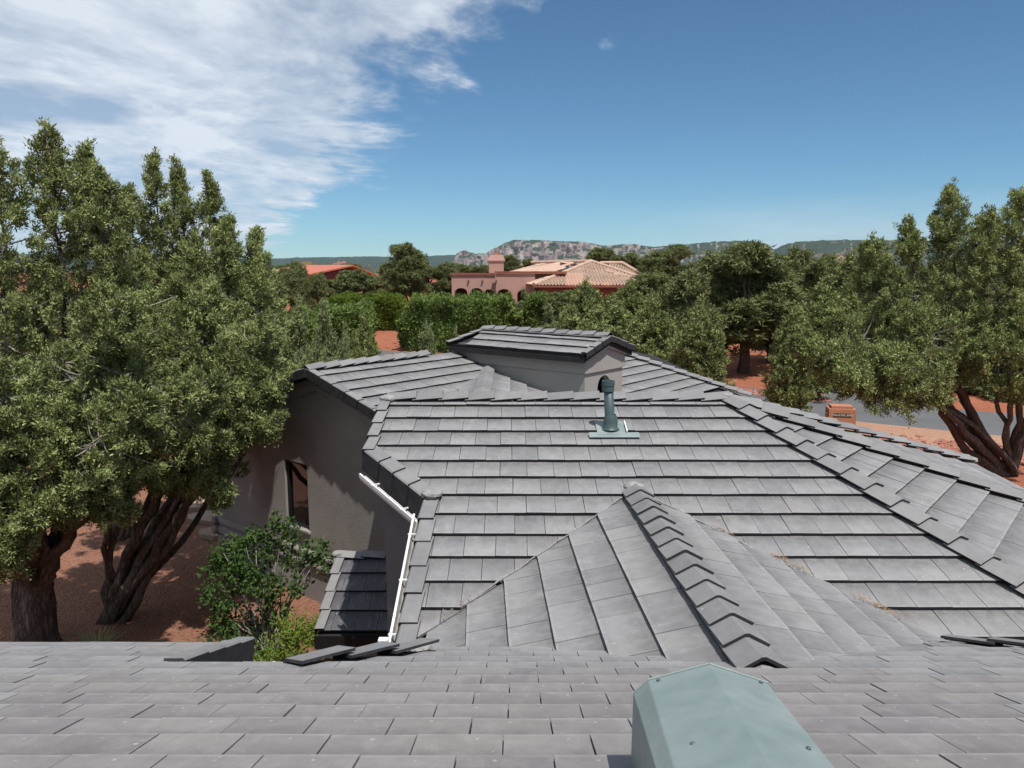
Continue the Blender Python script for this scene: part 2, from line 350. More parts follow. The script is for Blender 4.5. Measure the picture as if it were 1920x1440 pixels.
# --- near roof falling away from the eye
TF = 0.4
F = slope('roof_slope', P(0, 0, -0.61), 0, TF, [(-7.5, 0.2), (6.5, 0.2), (6.5, 4.2), (4.62, 4.35), (3.40, 5.55), (3.2, 5.45), (1.45, 4.1), (-0.66, 5.0), (-1.3, 4.33), (-2.06, 4.33), (-2.06, 5.56), (-7.5, 5.56)], e=0.294, lift=0.026)
cF = 1/math.sqrt(1+TF*TF)
def frow(y): return y/cF
FY = [4.36 - 0.294*cF*k for k in range(16)][::-1]
cullF = lambda q: q.z < (gz(q)-0.05 if 4.0 < q.y < 8 and -0.8 < q.x < 3.6 else -1e9) or q.z < M.z(q.x, q.y)-0.05
F.lay([frow(y) for y in FY], -6.6, 7.6, [], seed=21)
FY2 = [4.36 + 0.294*cF*k for k in range(1, 7)]
F.lay([frow(y) for y in FY2], 1.8, 7.5, [line_clip((-2.05, 4), (-2.05, 6), (-3, 5)), line_clip((0, 5.62), (1, 5.62), (0, 4))], seed=22)
F.lay([frow(y) for y in FY2], -4.9, 1.6, [line_clip((-1.32, 4.36), (-0.55, 5.13), (1, 4)), line_clip((4.65, 4.36), (3.40, 5.61), (1, 4))], cullF, seed=23)
FB = slope('roof_slope', P(0, 0.2, -0.69), 180, TF, [(-7.5, 0.19), (6.5, 0.19), (6.5, -4), (-7.5, -4)])
# --- rear wing, turned 39 degrees, with its lantern
BA = 39.0; bu, bd = az(BA), az(BA+90)
BR0 = P(-3.63, 13.47, -1.73)
def bp(u, k): q = BR0 + bu*u + bd*k; return (q.x, q.y)
BW, BL = 3.85, 8.34
hipB = bp(BL, 0), (5.6, 18.42)
B1 = slope('roof_slope', BR0, BA+90, T17, [bp(0, 0.01), bp(BL, 0.01), (bp(BL, 0)[0]+3.95*0.93, bp(BL, 0)[1]-3.95*0.37), bp(0, BW)])
B2 = slope('roof_slope', BR0, BA-90, T17, [bp(0, -0.01), bp(BL, -0.01), bp(BL, -BW), bp(0, -BW)])
_bx = bp(BL, 0)
B3 = slope('roof_slope', Vector((_bx[0], _bx[1], BR0.z)), 93, T17, [(_bx[0]+0.01, _bx[1]), pol(111, 4.3, Vector((*_bx, 0))), pol(40, 4.3, Vector((*_bx, 0)))])
DC = P(1.38, 14.42, 0)                                   # near corner of the lantern; it runs 3.4 m back along -bd, 1.37 m along bu
def dl(q): w = Vector((q.x-DC.x, q.y-DC.y, 0)); return w.dot(bu), -w.dot(bd)
incull = lambda q: 0.05 < dl(q)[0] < 1.32 and 0.05 < dl(q)[1] < 3.3
G2x, G2z = -0.50, H - 2.03
g2z = lambda q: G2z - T17*abs(q.x - G2x)
B1.lay([0.325 + 0.343*k for k in range(-1, 11)], -0.2, 11, [line_clip(bp(0, 0), bp(0, 3), bp(2, 1)), line_clip(bp(0, 0), bp(3, 0), bp(2, 1)), line_clip(*hipB, bp(2, 1))],
       cull=lambda q: incull(q) or (q.z < g2z(q)-0.06 and -2.6 < q.x < 2.5 and q.y < 15.9), seed=31)
G2L = slope('roof_slope', Vector((G2x, 11.1, G2z)), -90, T17, [(G2x, 10.9), (G2x, 15.9), (-2.0, 13.0), (-2.0, 11.0)])
G2R = slope('roof_slope', Vector((G2x, 11.1, G2z)), 90, T17, [(G2x, 10.9), (G2x, 15.9), (1.5, 14.5), (3.0, 13.4), (3.0, 11.0)])
g2cull = lambda q: q.z < B1.z(q.x, q.y)-0.06 or q.z < MBk.z(q.x, q.y)-0.06 or incull(q)
G2L.lay([0.14 + 0.343*k for k in range(5)], -5.2, 0.5, [line_clip((G2x, 11), (G2x, 15), (-2, 13))], g2cull, seed=33)
G2R.lay([0.14 + 0.343*k for k in range(9)], -0.5, 5.2, [line_clip((G2x, 11), (G2x, 15), (2, 13))], g2cull, seed=34)
# --- lantern roof
DRIDGE = H - 1.275; DOV = 0.20; DWID = 1.37
dmid = Vector((DC.x, DC.y, 0)) + bu*(DWID/2)
def dp(u, k): q = dmid + bu*u - bd*k; return (q.x, q.y)  # u across from the ridge, k back from the front wall
hw = DWID/2 + DOV
D1 = slope('roof_slope', Vector((*dp(0, 0), DRIDGE)), BA-180, T17, [dp(0, -0.1), dp(-hw, -0.1), dp(-hw, 3.35), dp(0, 3.1)])
D2 = slope('roof_slope', Vector((*dp(0, 0), DRIDGE)), BA, T17, [dp(0, -0.1), dp(hw, -0.1), dp(hw, 3.35), dp(0, 3.1)])
dclip = [line_clip(dp(-1, -0.12), dp(1, -0.12), dp(0, 1)), line_clip(dp(-hw, 3.38), dp(0, 3.12), dp(0, 1)), line_clip(dp(hw, 3.38), dp(0, 3.12), dp(0, 1))]
D1.lay([0.27, 0.60, 0.93], -4, 4, dclip, seed=35); D2.lay([0.27, 0.60, 0.93], -4, 4, dclip, seed=36)
# --- small entry roof low between the wings
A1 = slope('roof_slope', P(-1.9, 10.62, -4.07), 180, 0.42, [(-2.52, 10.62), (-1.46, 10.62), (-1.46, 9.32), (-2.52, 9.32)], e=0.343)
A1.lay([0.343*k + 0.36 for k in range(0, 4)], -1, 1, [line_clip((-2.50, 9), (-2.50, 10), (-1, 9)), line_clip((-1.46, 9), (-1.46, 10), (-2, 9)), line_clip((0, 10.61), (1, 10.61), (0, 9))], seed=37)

# --- tiles as objects: the 300 that show largest; the rest of the field joined
def cam_px(w):
    c_, s_ = math.cos(math.radians(8.49)), math.sin(math.radians(8.49)); y, z = w.y, w.z - H
    dep = y*c_ - z*s_
    return (None if dep < 0.2 else (960 + 1440*w.x/dep, 720 - 1440*(y*s_ + z*c_)/dep))
def shown(t):
    s, poly = t[0], t[1]; pts = [cam_px(s.at(*q)) for q in poly]
    if s is A1: return 1e9
    if any(p is None for p in pts) or s in (S, T, D2): return 0
    cx = sum(p[0] for p in pts)/len(pts); cy = sum(p[1] for p in pts)/len(pts)
    if not (-40 < cx < 1960 and 0 < cy < 1470): return 0
    return 0.5*abs(sum(pts[i][0]*pts[(i+1) % len(pts)][1]-pts[(i+1) % len(pts)][0]*pts[i][1] for i in range(len(pts))))
def tile_vf(poly_local, lift, e, th=0.027):
    n = len(poly_local); top = [(x, y, y/e*lift) for x, y in poly_local]
    v = [Vector(p) for p in top] + [Vector(p) - Vector((0, 0, th)) for p in top]
    f = [tuple(range(n)), tuple(range(2*n-1, n-1, -1))] + [(i, n+i, n+(i+1) % n, (i+1) % n) for i in range(n)]
    return v, f, [0, 1] + [1 if abs(poly_local[i][1]) < 1e-4 and abs(poly_local[(i+1) % n][1]) < 1e-4 else 0 for i in range(n)]
def orient(poly): return poly if sum(poly[i][0]*poly[(i+1) % len(poly)][1]-poly[(i+1) % len(poly)][0]*poly[i][1] for i in range(len(poly))) > 0 else poly[::-1]
every = sorted((t for s in SLOPES for t in s.tiles), key=shown, reverse=True)
N_TILE_OBJ = 300
SHARED = {}
rest = MB(); rest_uv = []
def put_uv(me, uv):
    lay = me.uv_layers.new(name='UVMap'); li = np.empty(len(me.loops), np.int32); me.loops.foreach_get('vertex_index', li)
    lay.data.foreach_set('uv', np.asarray(uv, np.float32)[li].reshape(-1))
for i, t in enumerate(every):
    s, poly, full, ua, vb, dz, tw = t
    # mesh frame: x along the course, y down the slope from the butt; n = u x d may point down, so mirror when needed
    flip = s.u.cross(s.d).z < 0
    loc = [((q[0]-ua), q[1]-vb) for q in poly]
    if flip: loc = [(s.w - x, y) for x, y in loc]
    ux = -s.u if flip else s.u
    org = s.at(ua + (s.w if flip else 0), vb) + s.n*(dz)
    fr = Matrix(((ux.x, s.d.x, s.n.x, org.x), (ux.y, s.d.y, s.n.y, org.y), (ux.z, s.d.z, s.n.z, org.z), (0, 0, 0, 1))) @ Matrix.Rotation(tw*0.8, 4, 'Y') @ Matrix.Rotation(tw, 4, 'Z')
    loc = orient(loc)
    if i < N_TILE_OBJ:
        key = (s.e, s.lift, s is A1, s is F)
        if full and key in SHARED: me = SHARED[key]
        else:
            v, f, mi = tile_vf(loc, s.lift, s.e); me = pmesh('roof_tile', v, f, mi); put_uv(me, [(p.x/s.w, p.y/s.e) for p in v])
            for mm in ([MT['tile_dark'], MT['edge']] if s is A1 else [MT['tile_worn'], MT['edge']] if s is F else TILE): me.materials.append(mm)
            if full: SHARED[key] = me
        o = link('roof_tile', me, None, s.part); o.matrix_local = fr
    else:
        v, f, mi = tile_vf(loc, s.lift, s.e); k0 = len(rest.v); rest_uv += [(p.x/s.w, p.y/s.e) for p in v]
        rest.v += [tuple(fr @ p) for p in v]; rest.f += [tuple(a+k0 for a in q) for q in f]; rest.m += mi
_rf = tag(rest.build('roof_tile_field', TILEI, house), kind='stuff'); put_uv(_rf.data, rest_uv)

# --- ridge, hip and rake tiles
def wing(n, axis, toward):
    w = n.cross(axis).normalized()
    return w if w.dot(toward) > 0 else -w
def caps(name, parent, p0, p1, wl, wr, W=(0.15, 0.15), sp=0.33, l0=0.055, l1=0.022, th=0.024, seed=0, mats=None, steep=0.30, dark=False):
    p0, p1 = Vector(p0), Vector(p1); ax = (p1-p0).normalized(); L = (p1-p0).length; n = max(1, round(L/sp)); sp = L/n
    upv = -(wl+wr); upv = (upv - ax*upv.dot(ax)).normalized()
    if steep: wl, wr = (wl - upv*steep).normalized(), (wr - upv*steep).normalized(); l0 += steep*W[0]*0.9; l1 += steep*W[0]*0.9
    v = []
    for s_, l in ((-0.015, l0), (sp+0.035, l1)):
        for a in (0, 1):
            for w, wd in ((wl, W[0]), (wl, 0.014), (wr, 0.014), (wr, W[1])):
                q = w*wd + upv*(l - a*th) - (w*(th*0.6) if a and wd > 0.04 else Vector())
                v.append(ax*s_ + q)
    f = []; mi = []
    for k in range(3):
        f.append((k, k+1, 8+k+1, 8+k)); mi.append(1 if dark and k == 2 else 0)
        f.append((4+k, 12+k, 12+k+1, 4+k+1)); mi.append(1)
        f.append((k, 4+k, 4+k+1, k+1)); mi.append(1)
        f.append((8+k, 8+k+1, 12+k+1, 12+k)); mi.append(1)
    f.append((0, 8, 12, 4)); mi.append(1); f.append((3, 7, 15, 11)); mi.append(1)
    me = pmesh(name, v, f, mi); put_uv(me, [(0.5, -0.5)]*len(v))
    bm = bmesh.new(); bm.from_mesh(me); bmesh.ops.recalc_face_normals(bm, faces=bm.faces); bm.to_mesh(me); bm.free()
    for mm in (mats or TILE): me.materials.append(mm)
    rng = random.Random(seed)
    for k in range(n):
        o = link(name, me, None, parent); o.location = p0 + ax*(sp*k) + upv*rng.uniform(-0.004, 0.004); o.rotation_euler = (rng.gauss(0, 0.006), rng.gauss(0, 0.006), rng.gauss(0, 0.008))
def on(s, x, y, dz=0.0): return Vector((x, y, s.z(x, y)+dz))
X = Vector((1, 0, 0)); Y = Vector((0, 1, 0))
caps('ridge_tile', M.part, AP, P(-1.60, 9.94, -1.661), wing(M.n, X, -Y), wing(MBk.n, X, Y), seed=1)
def hipcaps(sa, sb, a, r0, r1, seed, c=AP, W=(0.16, 0.16)):
    q0, q1 = pol(a, r0, c), pol(a, r1, c); p0, p1 = on(sa, *q0), on(sa, *q1); ax = (p1-p0).normalized()
    # the outer wing of each side points away from the hip along its own slope
    ta = sa.d; tb = sb.d
    wa, wb = wing(sa.n, ax, ta - tb), wing(sb.n, ax, tb - ta)
    caps('hip_tile', sa.part, p1, p0, wa, wb, W, seed=seed)
hipcaps(M, R, 155, 0.05, 5.2, 2); hipcaps(R, S, 113, 0.10, 4.6, 3); hipcaps(S, T, 72, 0.15, 4.2, 4)
gax = (GR1-GR0).normalized()
caps('ridge_tile', GL.part, GR0 + gax*0.02, GR1, wing(GL.n, gax, -X), wing(GRt.n, gax, X), (0.17, 0.17), 0.285, seed=5, steep=0.22, l0=0.046, l1=0.02)
caps('ridge_tile', B1.part, Vector((*bp(2.95, 0), BR0.z)), Vector((*bp(0.0, 0), BR0.z)), wing(B1.n, bu, bd), wing(B2.n, bu, -bd), seed=6)
caps('ridge_tile', B1.part, Vector((*bp(BL, 0), BR0.z)), Vector((*bp(4.9, 0), BR0.z)), wing(B1.n, bu, bd), wing(B2.n, bu, -bd), seed=7)
hb = Vector((*hipB[0], 0)); hd = math.degrees(math.atan2(hipB[1][0]-hb.x, hipB[1][1]-hb.y))
hipcaps(B1, B3, hd, 0.1, 4.45, 8, hb)
caps('ridge_tile', G2L.part, Vector((G2x, 15.75, G2z)), Vector((G2x, 11.2, G2z)), wing(G2L.n, Y, -X), wing(G2R.n, Y, X), seed=9, sp=0.4, steep=0.1)
drax = -bd
caps('ridge_tile', D1.part, Vector((*dp(0, -0.12), DRIDGE)), Vector((*dp(0, 3.12), DRIDGE)), wing(D1.n, drax, -bu), wing(D2.n, drax, bu), (0.14, 0.14), seed=10)
# rakes: one leg on the slope, one hanging down outside
def rake(s, q0, q1, inward, drop=0.17, W=0.14, sp=0.343, seed=0, l0=0.05, l1=0.02):
    p0, p1 = on(s, *q0), on(s, *q1); ax = (p1-p0).normalized()
    caps('rake_tile', s.part, p0, p1, wing(s.n, ax, inward), (-UP - ax*(-UP).dot(ax)).normalized(), (W, drop), sp, l0, l1, seed=seed, steep=0.0, dark=True)
rake(M, (-1.69, 8.62), (-1.69, 9.86), X, seed=11)
rake(M, (-0.90, 7.70), (-1.67, 8.60), Vector((0.7, 0.7, 0)), 0.25, 0.17, 0.30, seed=12)
rake(M, (-0.90, 5.60), (-0.90, 7.68), X, seed=13, W=0.16)
rake(B1, bp(-0.02, 3.8), bp(-0.02, 0.05), bu, 0.17, 0.12, seed=14)
rake(B2, bp(-0.02, -3.8), bp(-0.02, -0.05), bu, 0.17, 0.12, seed=15)
for s, q0, q1 in ((D1, dp(-hw, -0.14), dp(-0.04, -0.14)), (D2, dp(hw, -0.14), dp(0.04, -0.14))): rake(s, q0, q1, -bd, 0.12, 0.12, 0.29, seed=16)
for s, q0, q1 in ((D1, dp(-hw, 3.40), dp(-0.04, 3.14)), (D2, dp(hw, 3.40), dp(0.04, 3.14))): rake(s, q0, q1, bd, 0.12, 0.15, 0.29, seed=17)
rake(A1, (-2.52, 9.35), (-2.52, 10.55), X, 0.12, 0.13, seed=18)
rake(F, (-2.03, 5.6), (-2.03, 4.46), -X, 0.22, 0.13, 0.31, seed=19, l0=0.04)
rake(F, (-0.62, 5.06), (-1.34, 4.34), Vector((0.7, -0.7, 0)), 0.03, 0.20, 0.33, seed=20, l0=0.085, l1=0.03)
rake(F, (3.42, 5.62), (4.70, 4.33), Vector((-0.7, -0.7, 0)), 0.03, 0.20, 0.33, seed=26, l0=0.055, l1=0.025)
caps('ridge_tile', A1.part, P(-2.50, 10.64, -4.07), P(-1.47, 10.64, -4.07), wing(A1.n, X, -Y), (Y*0.9 - UP*0.3).normalized(), (0.13, 0.1), 0.31, seed=28, steep=0)
caps('ridge_tile', F.part, P(6.4, 0.2, -0.69), P(-7.4, 0.2, -0.69), wing(F.n, X, Y), wing(FB.n, X, -Y), seed=27)

# --- mortar lumps where ridges end
def lump(loc, r, sq, seed):
    bm = bmesh.new(); bmesh.ops.create_icosphere(bm, subdivisions=3, radius=1.0); rng = random.Random(seed)
    ph = [rng.uniform(0, 6) for _ in range(6)]
    for v in bm.verts:
        c = v.co.copy(); k = 1 + 0.10*math.sin(5*c.x+ph[0])*math.sin(4*c.y+ph[1]) + 0.07*math.sin(9*c.z+ph[2]+3*c.x) + rng.uniform(-0.03, 0.03)
        v.co = Vector((c.x*r*k*0.78, c.y*r*k*0.78, (c.z if c.z > 0 else c.z*1.6)*sq*k*0.6))
    me = bpy.data.meshes.new('mortar_lump'); bm.to_mesh(me); bm.free()
    o = link('mortar_lump', me, MT['mortar'], house, True); o.location = loc; return o
lump(AP + Vector((-0.02, 0.0, 0.02)), 0.13, 0.085, 1); lump(P(-1.62, 9.88, -1.66), 0.14, 0.075, 2); lump(P(-0.83, 7.72, -2.30), 0.14, 0.06, 3)
lump(GR1 + Vector((0.0, 0.02, 0.0)), 0.14, 0.10, 4); lump(GR0 + Vector((-0.02, -0.02, -0.06)), 0.19, 0.12, 5); lump(P(-1.34, 4.36, -2.40), 0.09, 0.04, 6)
lump(P(-2.52, 10.6, -4.05), 0.10, 0.06, 7); lump(P(-0.70, 5.5, -2.86), 0.12, 0.08, 8); lump(Vector((*pol(72, 4.25), S.z(*pol(72, 4.25))+0.02)), 0.15, 0.08, 9)

# weathered mortar run along the two valleys of the cross gable
rv_ = random.Random(12)
for sg_, L_ in ((-1, 1.62), (1, 1.7)):
    pts = [Vector((GR1.x + sg_*(0.12 + L_*k/26) + rv_.uniform(-0.006, 0.006), GR1.y - 0.12 - L_*k/26 - 0.01, 0)) for k in range(27)]
    for p_ in pts: p_.z = M.z(p_.x, p_.y) + rv_.uniform(-0.022, -0.006)
    link('valley_mortar', pmesh('valley_mortar', *tube_vf(pts, [rv_.uniform(0.004, 0.014) for _ in pts], 6)), MT['mortar'], house, True)
# ------------------------------------------------------------------ walls, window, gutters, vents
def prism(pts_lo, pts_hi):
    n = len(pts_lo); v = list(pts_lo) + list(pts_hi)
    return v, [tuple(range(n-1, -1, -1)), tuple(range(n, 2*n))] + [(i, (i+1) % n, n+(i+1) % n, n+i) for i in range(n)]
def wall_poly(name, pts, thick_dir, th, mat, parent=house):
    a = [Vector(p) for p in pts]; b = [p + thick_dir*th for p in a]
    me = pmesh(name, *prism(a, b)); bm = bmesh.new(); bm.from_mesh(me); bmesh.ops.recalc_face_normals(bm, faces=bm.faces); bm.to_mesh(me); bm.free()
    return link(name, me, mat, parent)
def bw(k, z, out=0.0): q = BR0 + bu*(0.23 - out) + bd*k; return Vector((q.x, q.y, z))    # a point on the rear gable wall
# rear gable wall in four pieces round its window (the window is a real opening)
WK0, WK1, WZ0, WZ1 = -1.15, -0.43, H-4.88, H-3.60
WL, WR = -3.56, 3.4
topz = lambda k: BR0.z - 0.12 - T17*abs(k)
zg = -0.3
wall_poly('wall', [bw(WL, zg), bw(WK0, zg), bw(WK0, topz(WK0)), bw(WL, topz(WL))], bu, 0.3, MT['stucco'])
wall_poly('wall', [bw(WK1, zg), bw(WR, zg), bw(WR, topz(WR)), bw(0, topz(0)), bw(WK1, topz(WK1))], bu, 0.3, MT['stucco'])
wall_poly('wall', [bw(WK0, WZ1), bw(WK1, WZ1), bw(WK1, topz(WK1)), bw(WK0, topz(WK0))], bu, 0.3, MT['stucco'])
wall_poly('wall', [bw(WK0, zg), bw(WK1, zg), bw(WK1, WZ0), bw(WK0, WZ0)], bu, 0.3, MT['stucco'])
def side(k, u0, u1, z1, name='wall', mat=None):
    a, b = BR0 + bu*u0 + bd*k, BR0 + bu*u1 + bd*k
    return wall_poly(name, [(a.x, a.y, zg), (b.x, b.y, zg), (b.x, b.y, z1), (a.x, a.y, z1)], bd*(1 if k < 0 else -1), 0.3, mat or MT['stucco'])
side(WL, 0.47, 8.0, H-2.95); side(WR, 0.47, 8.0, H-2.95)
# stucco band under the rake, and the double roll moulding at the foot of the wall
def band(k0, k1, d0, d1, out, name='cornice'):
    pts = [bw(k0, topz(k0)-d0, out), bw(k1, topz(k1)-d0, out), bw(k1, topz(k1)-d1, out), bw(k0, topz(k0)-d1, out)]
    return wall_poly(name, pts, bu, out-0.004, MT['stucco'])
for a, b in ((WL-0.06, 0.0), (0.0, WR)): band(a, b, 0.02, 0.30, 0.055); band(a, b, 0.0, 0.13, 0.10)
for zc, r in ((H-5.33, 0.085), (H-5.52, 0.105)):
    pts = []
    for k in range(9): t = math.pi*(k/8-0.5); pts.append((r*math.cos(t)*0.9, r*math.sin(t)))
    v = []; f = []
    for kk in (WL-0.09, WR):
        for o_, dz in pts: v.append(bw(kk, zc+dz, o_ + 0.004))
    n = len(pts)
    for i in range(n-1): f.append((i, i+1, n+i+1, n+i))
    f.append(tuple(range(n))); f.append(tuple(range(2*n-1, n-1, -1)))
    me = pmesh('moulding', v, f); bm = bmesh.new(); bm.from_mesh(me); bmesh.ops.recalc_face_normals(bm, faces=bm.faces); bm.to_mesh(me); bm.free()
    link('moulding', me, MT['stucco'], house, True)
    a = BR0 + bd*(WL-0.085) + bu*0.1; b = BR0 + bd*(WL-0.085) + bu*8
    link('moulding', pmesh('moulding', *tube_vf([(a.x, a.y, zc), (b.x, b.y, zc)], [r, r], 12)), MT['stucco'], house, True)
wall_poly('plinth', [bw(WL-0.06, zg, 0.06), bw(WR, zg, 0.06), bw(WR, H-5.62, 0.06), bw(WL-0.06, H-5.62, 0.06)], bu, 0.055, MT['stucco'])
# window
win = wall_poly('window', [bw(WK0+0.05, WZ0+0.05, -0.09), bw(WK1-0.05, WZ0+0.05, -0.09), bw(WK1-0.05, WZ1-0.05, -0.09), bw(WK0+0.05, WZ1-0.05, -0.09)], bu, 0.02, MT['glass'])
for ka, kb, za, zb in ((WK0, WK0+0.07, WZ0, WZ1), (WK1-0.07, WK1, WZ0, WZ1), (WK0+0.07, WK1-0.07, WZ1-0.06, WZ1), (WK0+0.07, WK1-0.07, WZ0, WZ0+0.06)):
    wall_poly('window_frame', [bw(ka, za, -0.05), bw(kb, za, -0.05), bw(kb, zb, -0.05), bw(ka, zb, -0.05)], bu, 0.07, MT['black'], win)
wall_poly('window_sill', [bw(WK0-0.05, WZ0-0.05, 0.05), bw(WK1+0.05, WZ0-0.05, 0.05), bw(WK1+0.05, WZ0-0.003, 0.05), bw(WK0-0.05, WZ0-0.003, 0.05)], bu, 0.09, MT['stucco_grey'], win)
# walls of the central wing (left jog) and under the near roof
def path_wall(pts, z0, ztop, mat, th=0.2):
    for (a, b) in zip(pts[:-1], pts[1:]):
        d = Vector((b[0]-a[0], b[1]-a[1], 0)).normalized(); n = Vector((-d.y, d.x, 0))
        wall_poly('wall', [(a[0], a[1], z0), (b[0], b[1], z0), (b[0], b[1], ztop(*b)), (a[0], a[1], ztop(*a))], n, th, mat)
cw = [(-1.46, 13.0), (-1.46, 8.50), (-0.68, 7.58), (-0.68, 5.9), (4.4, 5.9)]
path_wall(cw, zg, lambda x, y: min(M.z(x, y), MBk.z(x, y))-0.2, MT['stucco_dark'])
path_wall([(4.4, 5.9), pol(113, 4.05), pol(72, 4.05), pol(24, 4.05)], zg, lambda x, y: H-2.95, MT['stucco_grey'])
path_wall([(-7.4, 5.4), (-2.25, 5.4), (-2.25, 4.2), (-1.2, 4.2), (-0.7, 4.8)], zg, lambda x, y: F.z(x, y)-0.2, MT['stucco_grey'])
# porch under the small entry roof
wall_poly('wall', [(-2.38, 9.50, zg), (-1.47, 9.50, zg), (-1.47, 9.50, H-4.76), (-2.38, 9.50, H-4.76)], Y, 0.9, MT['stucco'])
wall_poly('fascia', [(-2.55, 9.30, H-4.85), (-1.47, 9.30, H-4.85), (-1.47, 9.30, H-4.68), (-2.55, 9.30, H-4.68)], Y, 0.03, MT['black'])
# lantern walls: side, back and arched front
LZ0, LZT = H-3.3, H-1.62
def dv(u, k, z): q = dp(u, k); return Vector((q[0], q[1], z))
h2 = DWID/2
wall_poly('lantern_wall', [dv(-h2, 0.14, LZ0), dv(-h2, 3.28, LZ0), dv(-h2, 3.28, LZT+0.06), dv(-h2, 0.14, LZT+0.06)], bu, 0.14, MT['stucco_grey'])
wall_poly('lantern_wall', [dv(h2, 0.14, LZ0), dv(h2, 3.28, LZ0), dv(h2, 3.28, LZT+0.06), dv(h2, 0.14, LZT+0.06)], -bu, 0.14, MT['stucco_grey'])
wall_poly('lantern_wall', [dv(-h2+0.14, 3.14, LZ0), dv(h2-0.14, 3.14, LZ0), dv(h2-0.14, 3.14, LZT+0.06), dv(0, 3.14, H-1.40), dv(-h2+0.14, 3.14, LZT+0.06)], -bd, 0.14, MT['stucco_grey'])
aw, az0 = 0.235, H-2.29                                   # half width and springing height of the arch
arch = [(-aw, LZ0)] + [(-aw*math.cos(math.pi*k/10), az0 + aw*math.sin(math.pi*k/10)) for k in range(11)] + [(aw, LZ0)]
outl = [(-h2, LZ0), (-h2, LZT+0.03), (0, H-1.41), (h2, LZT+0.03), (h2, LZ0)]
mbf = MB()
def strip(i0, i1, o0, o1):
    pass
front = [];
# front as vertical slices with the arch cut out
xs = sorted(set([-h2, h2, 0] + [a[0] for a in arch]))
for xa, xb in zip(xs[:-1], xs[1:]):
    tz = lambda x: LZT+0.03 + (h2-abs(x))*((H-1.41-LZT-0.03)/h2)
    lowz = lambda x: LZ0 if abs(x) > aw+1e-6 or (abs(xa) >= aw-1e-9 and abs(xb) >= aw-1e-9 and xa*xb > 0) else az0 + math.sqrt(max(0, aw*aw-x*x))
    q = [(xa, lowz(xa)), (xb, lowz(xb)), (xb, tz(xb)), (xa, tz(xa))]
    a = [dv(x, 0, z) for x, z in q]; b = [dv(x, 0.14, z) for x, z in q]
    mbf.add(prism(a, b))
o = mbf.build('lantern_front', MT['stucco_grey'], house)
bm = bmesh.new(); bm.from_mesh(o.data); bmesh.ops.remove_doubles(bm, verts=bm.verts, dist=1e-4); bmesh.ops.recalc_face_normals(bm, faces=bm.faces); bm.to_mesh(o.data); bm.free()
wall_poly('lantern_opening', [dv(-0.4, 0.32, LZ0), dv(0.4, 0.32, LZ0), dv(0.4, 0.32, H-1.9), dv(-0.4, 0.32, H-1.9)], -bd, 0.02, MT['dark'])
for zc, hh, out in ((H-1.80, 0.31, 0.035), (H-1.675, 0.075, 0.085)):  # deep cornice all round below the eaves
    for sgn in (-1, 1):
        wall_poly('cornice', [dv(sgn*(h2+out), -out, zc-hh/2), dv(sgn*(h2+out), 3.28, zc-hh/2), dv(sgn*(h2+out), 3.28, zc+hh/2), dv(sgn*(h2+out), -out, zc+hh/2)], bu*(-sgn), out-0.003, MT['stucco_grey'])
    gz0, gz1 = zc-hh/2, zc+hh/2
    sl = (H-1.41-LZT-0.03)/h2
    if out < 0.05:
        wall_poly('cornice', [dv(-h2, -out, gz0), dv(h2, -out, gz0), dv(h2, -out, gz1), dv(0, -out, gz1+h2*sl), dv(-h2, -out, gz1)], -bd, out-0.003, MT['stucco_grey'])
    else:
        for sgn in (-1, 1):
            wall_poly('cornice', [dv(sgn*(h2+out), -out, gz0), dv(0, -out, gz0+(h2+out)*sl), dv(0, -out, gz1+(h2+out)*sl), dv(sgn*(h2+out), -out, gz1)], -bd, out-0.04, MT['stucco_grey'])
for sgn in (-1, 1):                                        # eave boards
    wall_poly('fascia', [dv(sgn*(hw-0.01), -0.1, D1.z(*dp(-hw, 0))-0.15), dv(sgn*(hw-0.01), 3.33, D1.z(*dp(-hw, 0))-0.15), dv(sgn*(hw-0.01), 3.33, D1.z(*dp(-hw, 0))-0.03), dv(sgn*(hw-0.01), -0.1, D1.z(*dp(-hw, 0))-0.03)], bu*(-sgn), 0.025, MT['black'])
# gutters: open white troughs following the left edges of the central wing, one under the near roof
def gutter(pts, outdir, wd=0.11, hh=0.10, tk=0.012):
    P_ = [Vector(p) for p in pts]; prof = [(0, hh*0.5), (0, 0), (wd*0.75, 0), (wd, hh*0.55), (wd, hh), (wd-0.022, hh), (wd-0.022, hh-tk), (wd-tk, hh-tk-0.004), (wd-tk, hh*0.58), (wd*0.72, tk), (tk, tk), (tk, hh*0.5)]
    v = []; f = []; mi = []; n = len(prof)
    for p, od in zip(P_, outdir):
        od = Vector(od)
        for a, b in prof: v.append(p + od*a + UP*b)
    for i in range(len(P_)-1):
        for k in range(n):
            f.append((i*n+k, i*n+(k+1) % n, (i+1)*n+(k+1) % n, (i+1)*n+k)); mi.append(1 if k in (7, 8, 9, 10) else 0)
    f.append(tuple(range(n))); mi.append(0); f.append(tuple(range(len(P_)*n-1, (len(P_)-1)*n-1, -1))); mi.append(0)
    me = pmesh('gutter', v, f, mi); bm = bmesh.new(); bm.from_mesh(me); bmesh.ops.recalc_face_normals(bm, faces=bm.faces); bm.to_mesh(me); bm.free()
    g = link('gutter', me, [MT['white'], MT['gutter_in']], house)
    for i in range(len(P_)-1):
        L = (P_[i+1]-P_[i]).length
        for k in range(max(1, int(L/0.55))):
            c = P_[i].lerp(P_[i+1], (k+0.5)/max(1, int(L/0.55))); od = (Vector(outdir[i])+Vector(outdir[i+1])).normalized()
            vf = obox(c + od*(wd/2) + UP*(hh-0.006), od, UP.cross(od), UP, wd+0.02, 0.02, 0.012)
            MB().add(vf).build('gutter_bracket', MT['white'], g)
    return g
dg = Vector((-0.76, -0.65, 0))
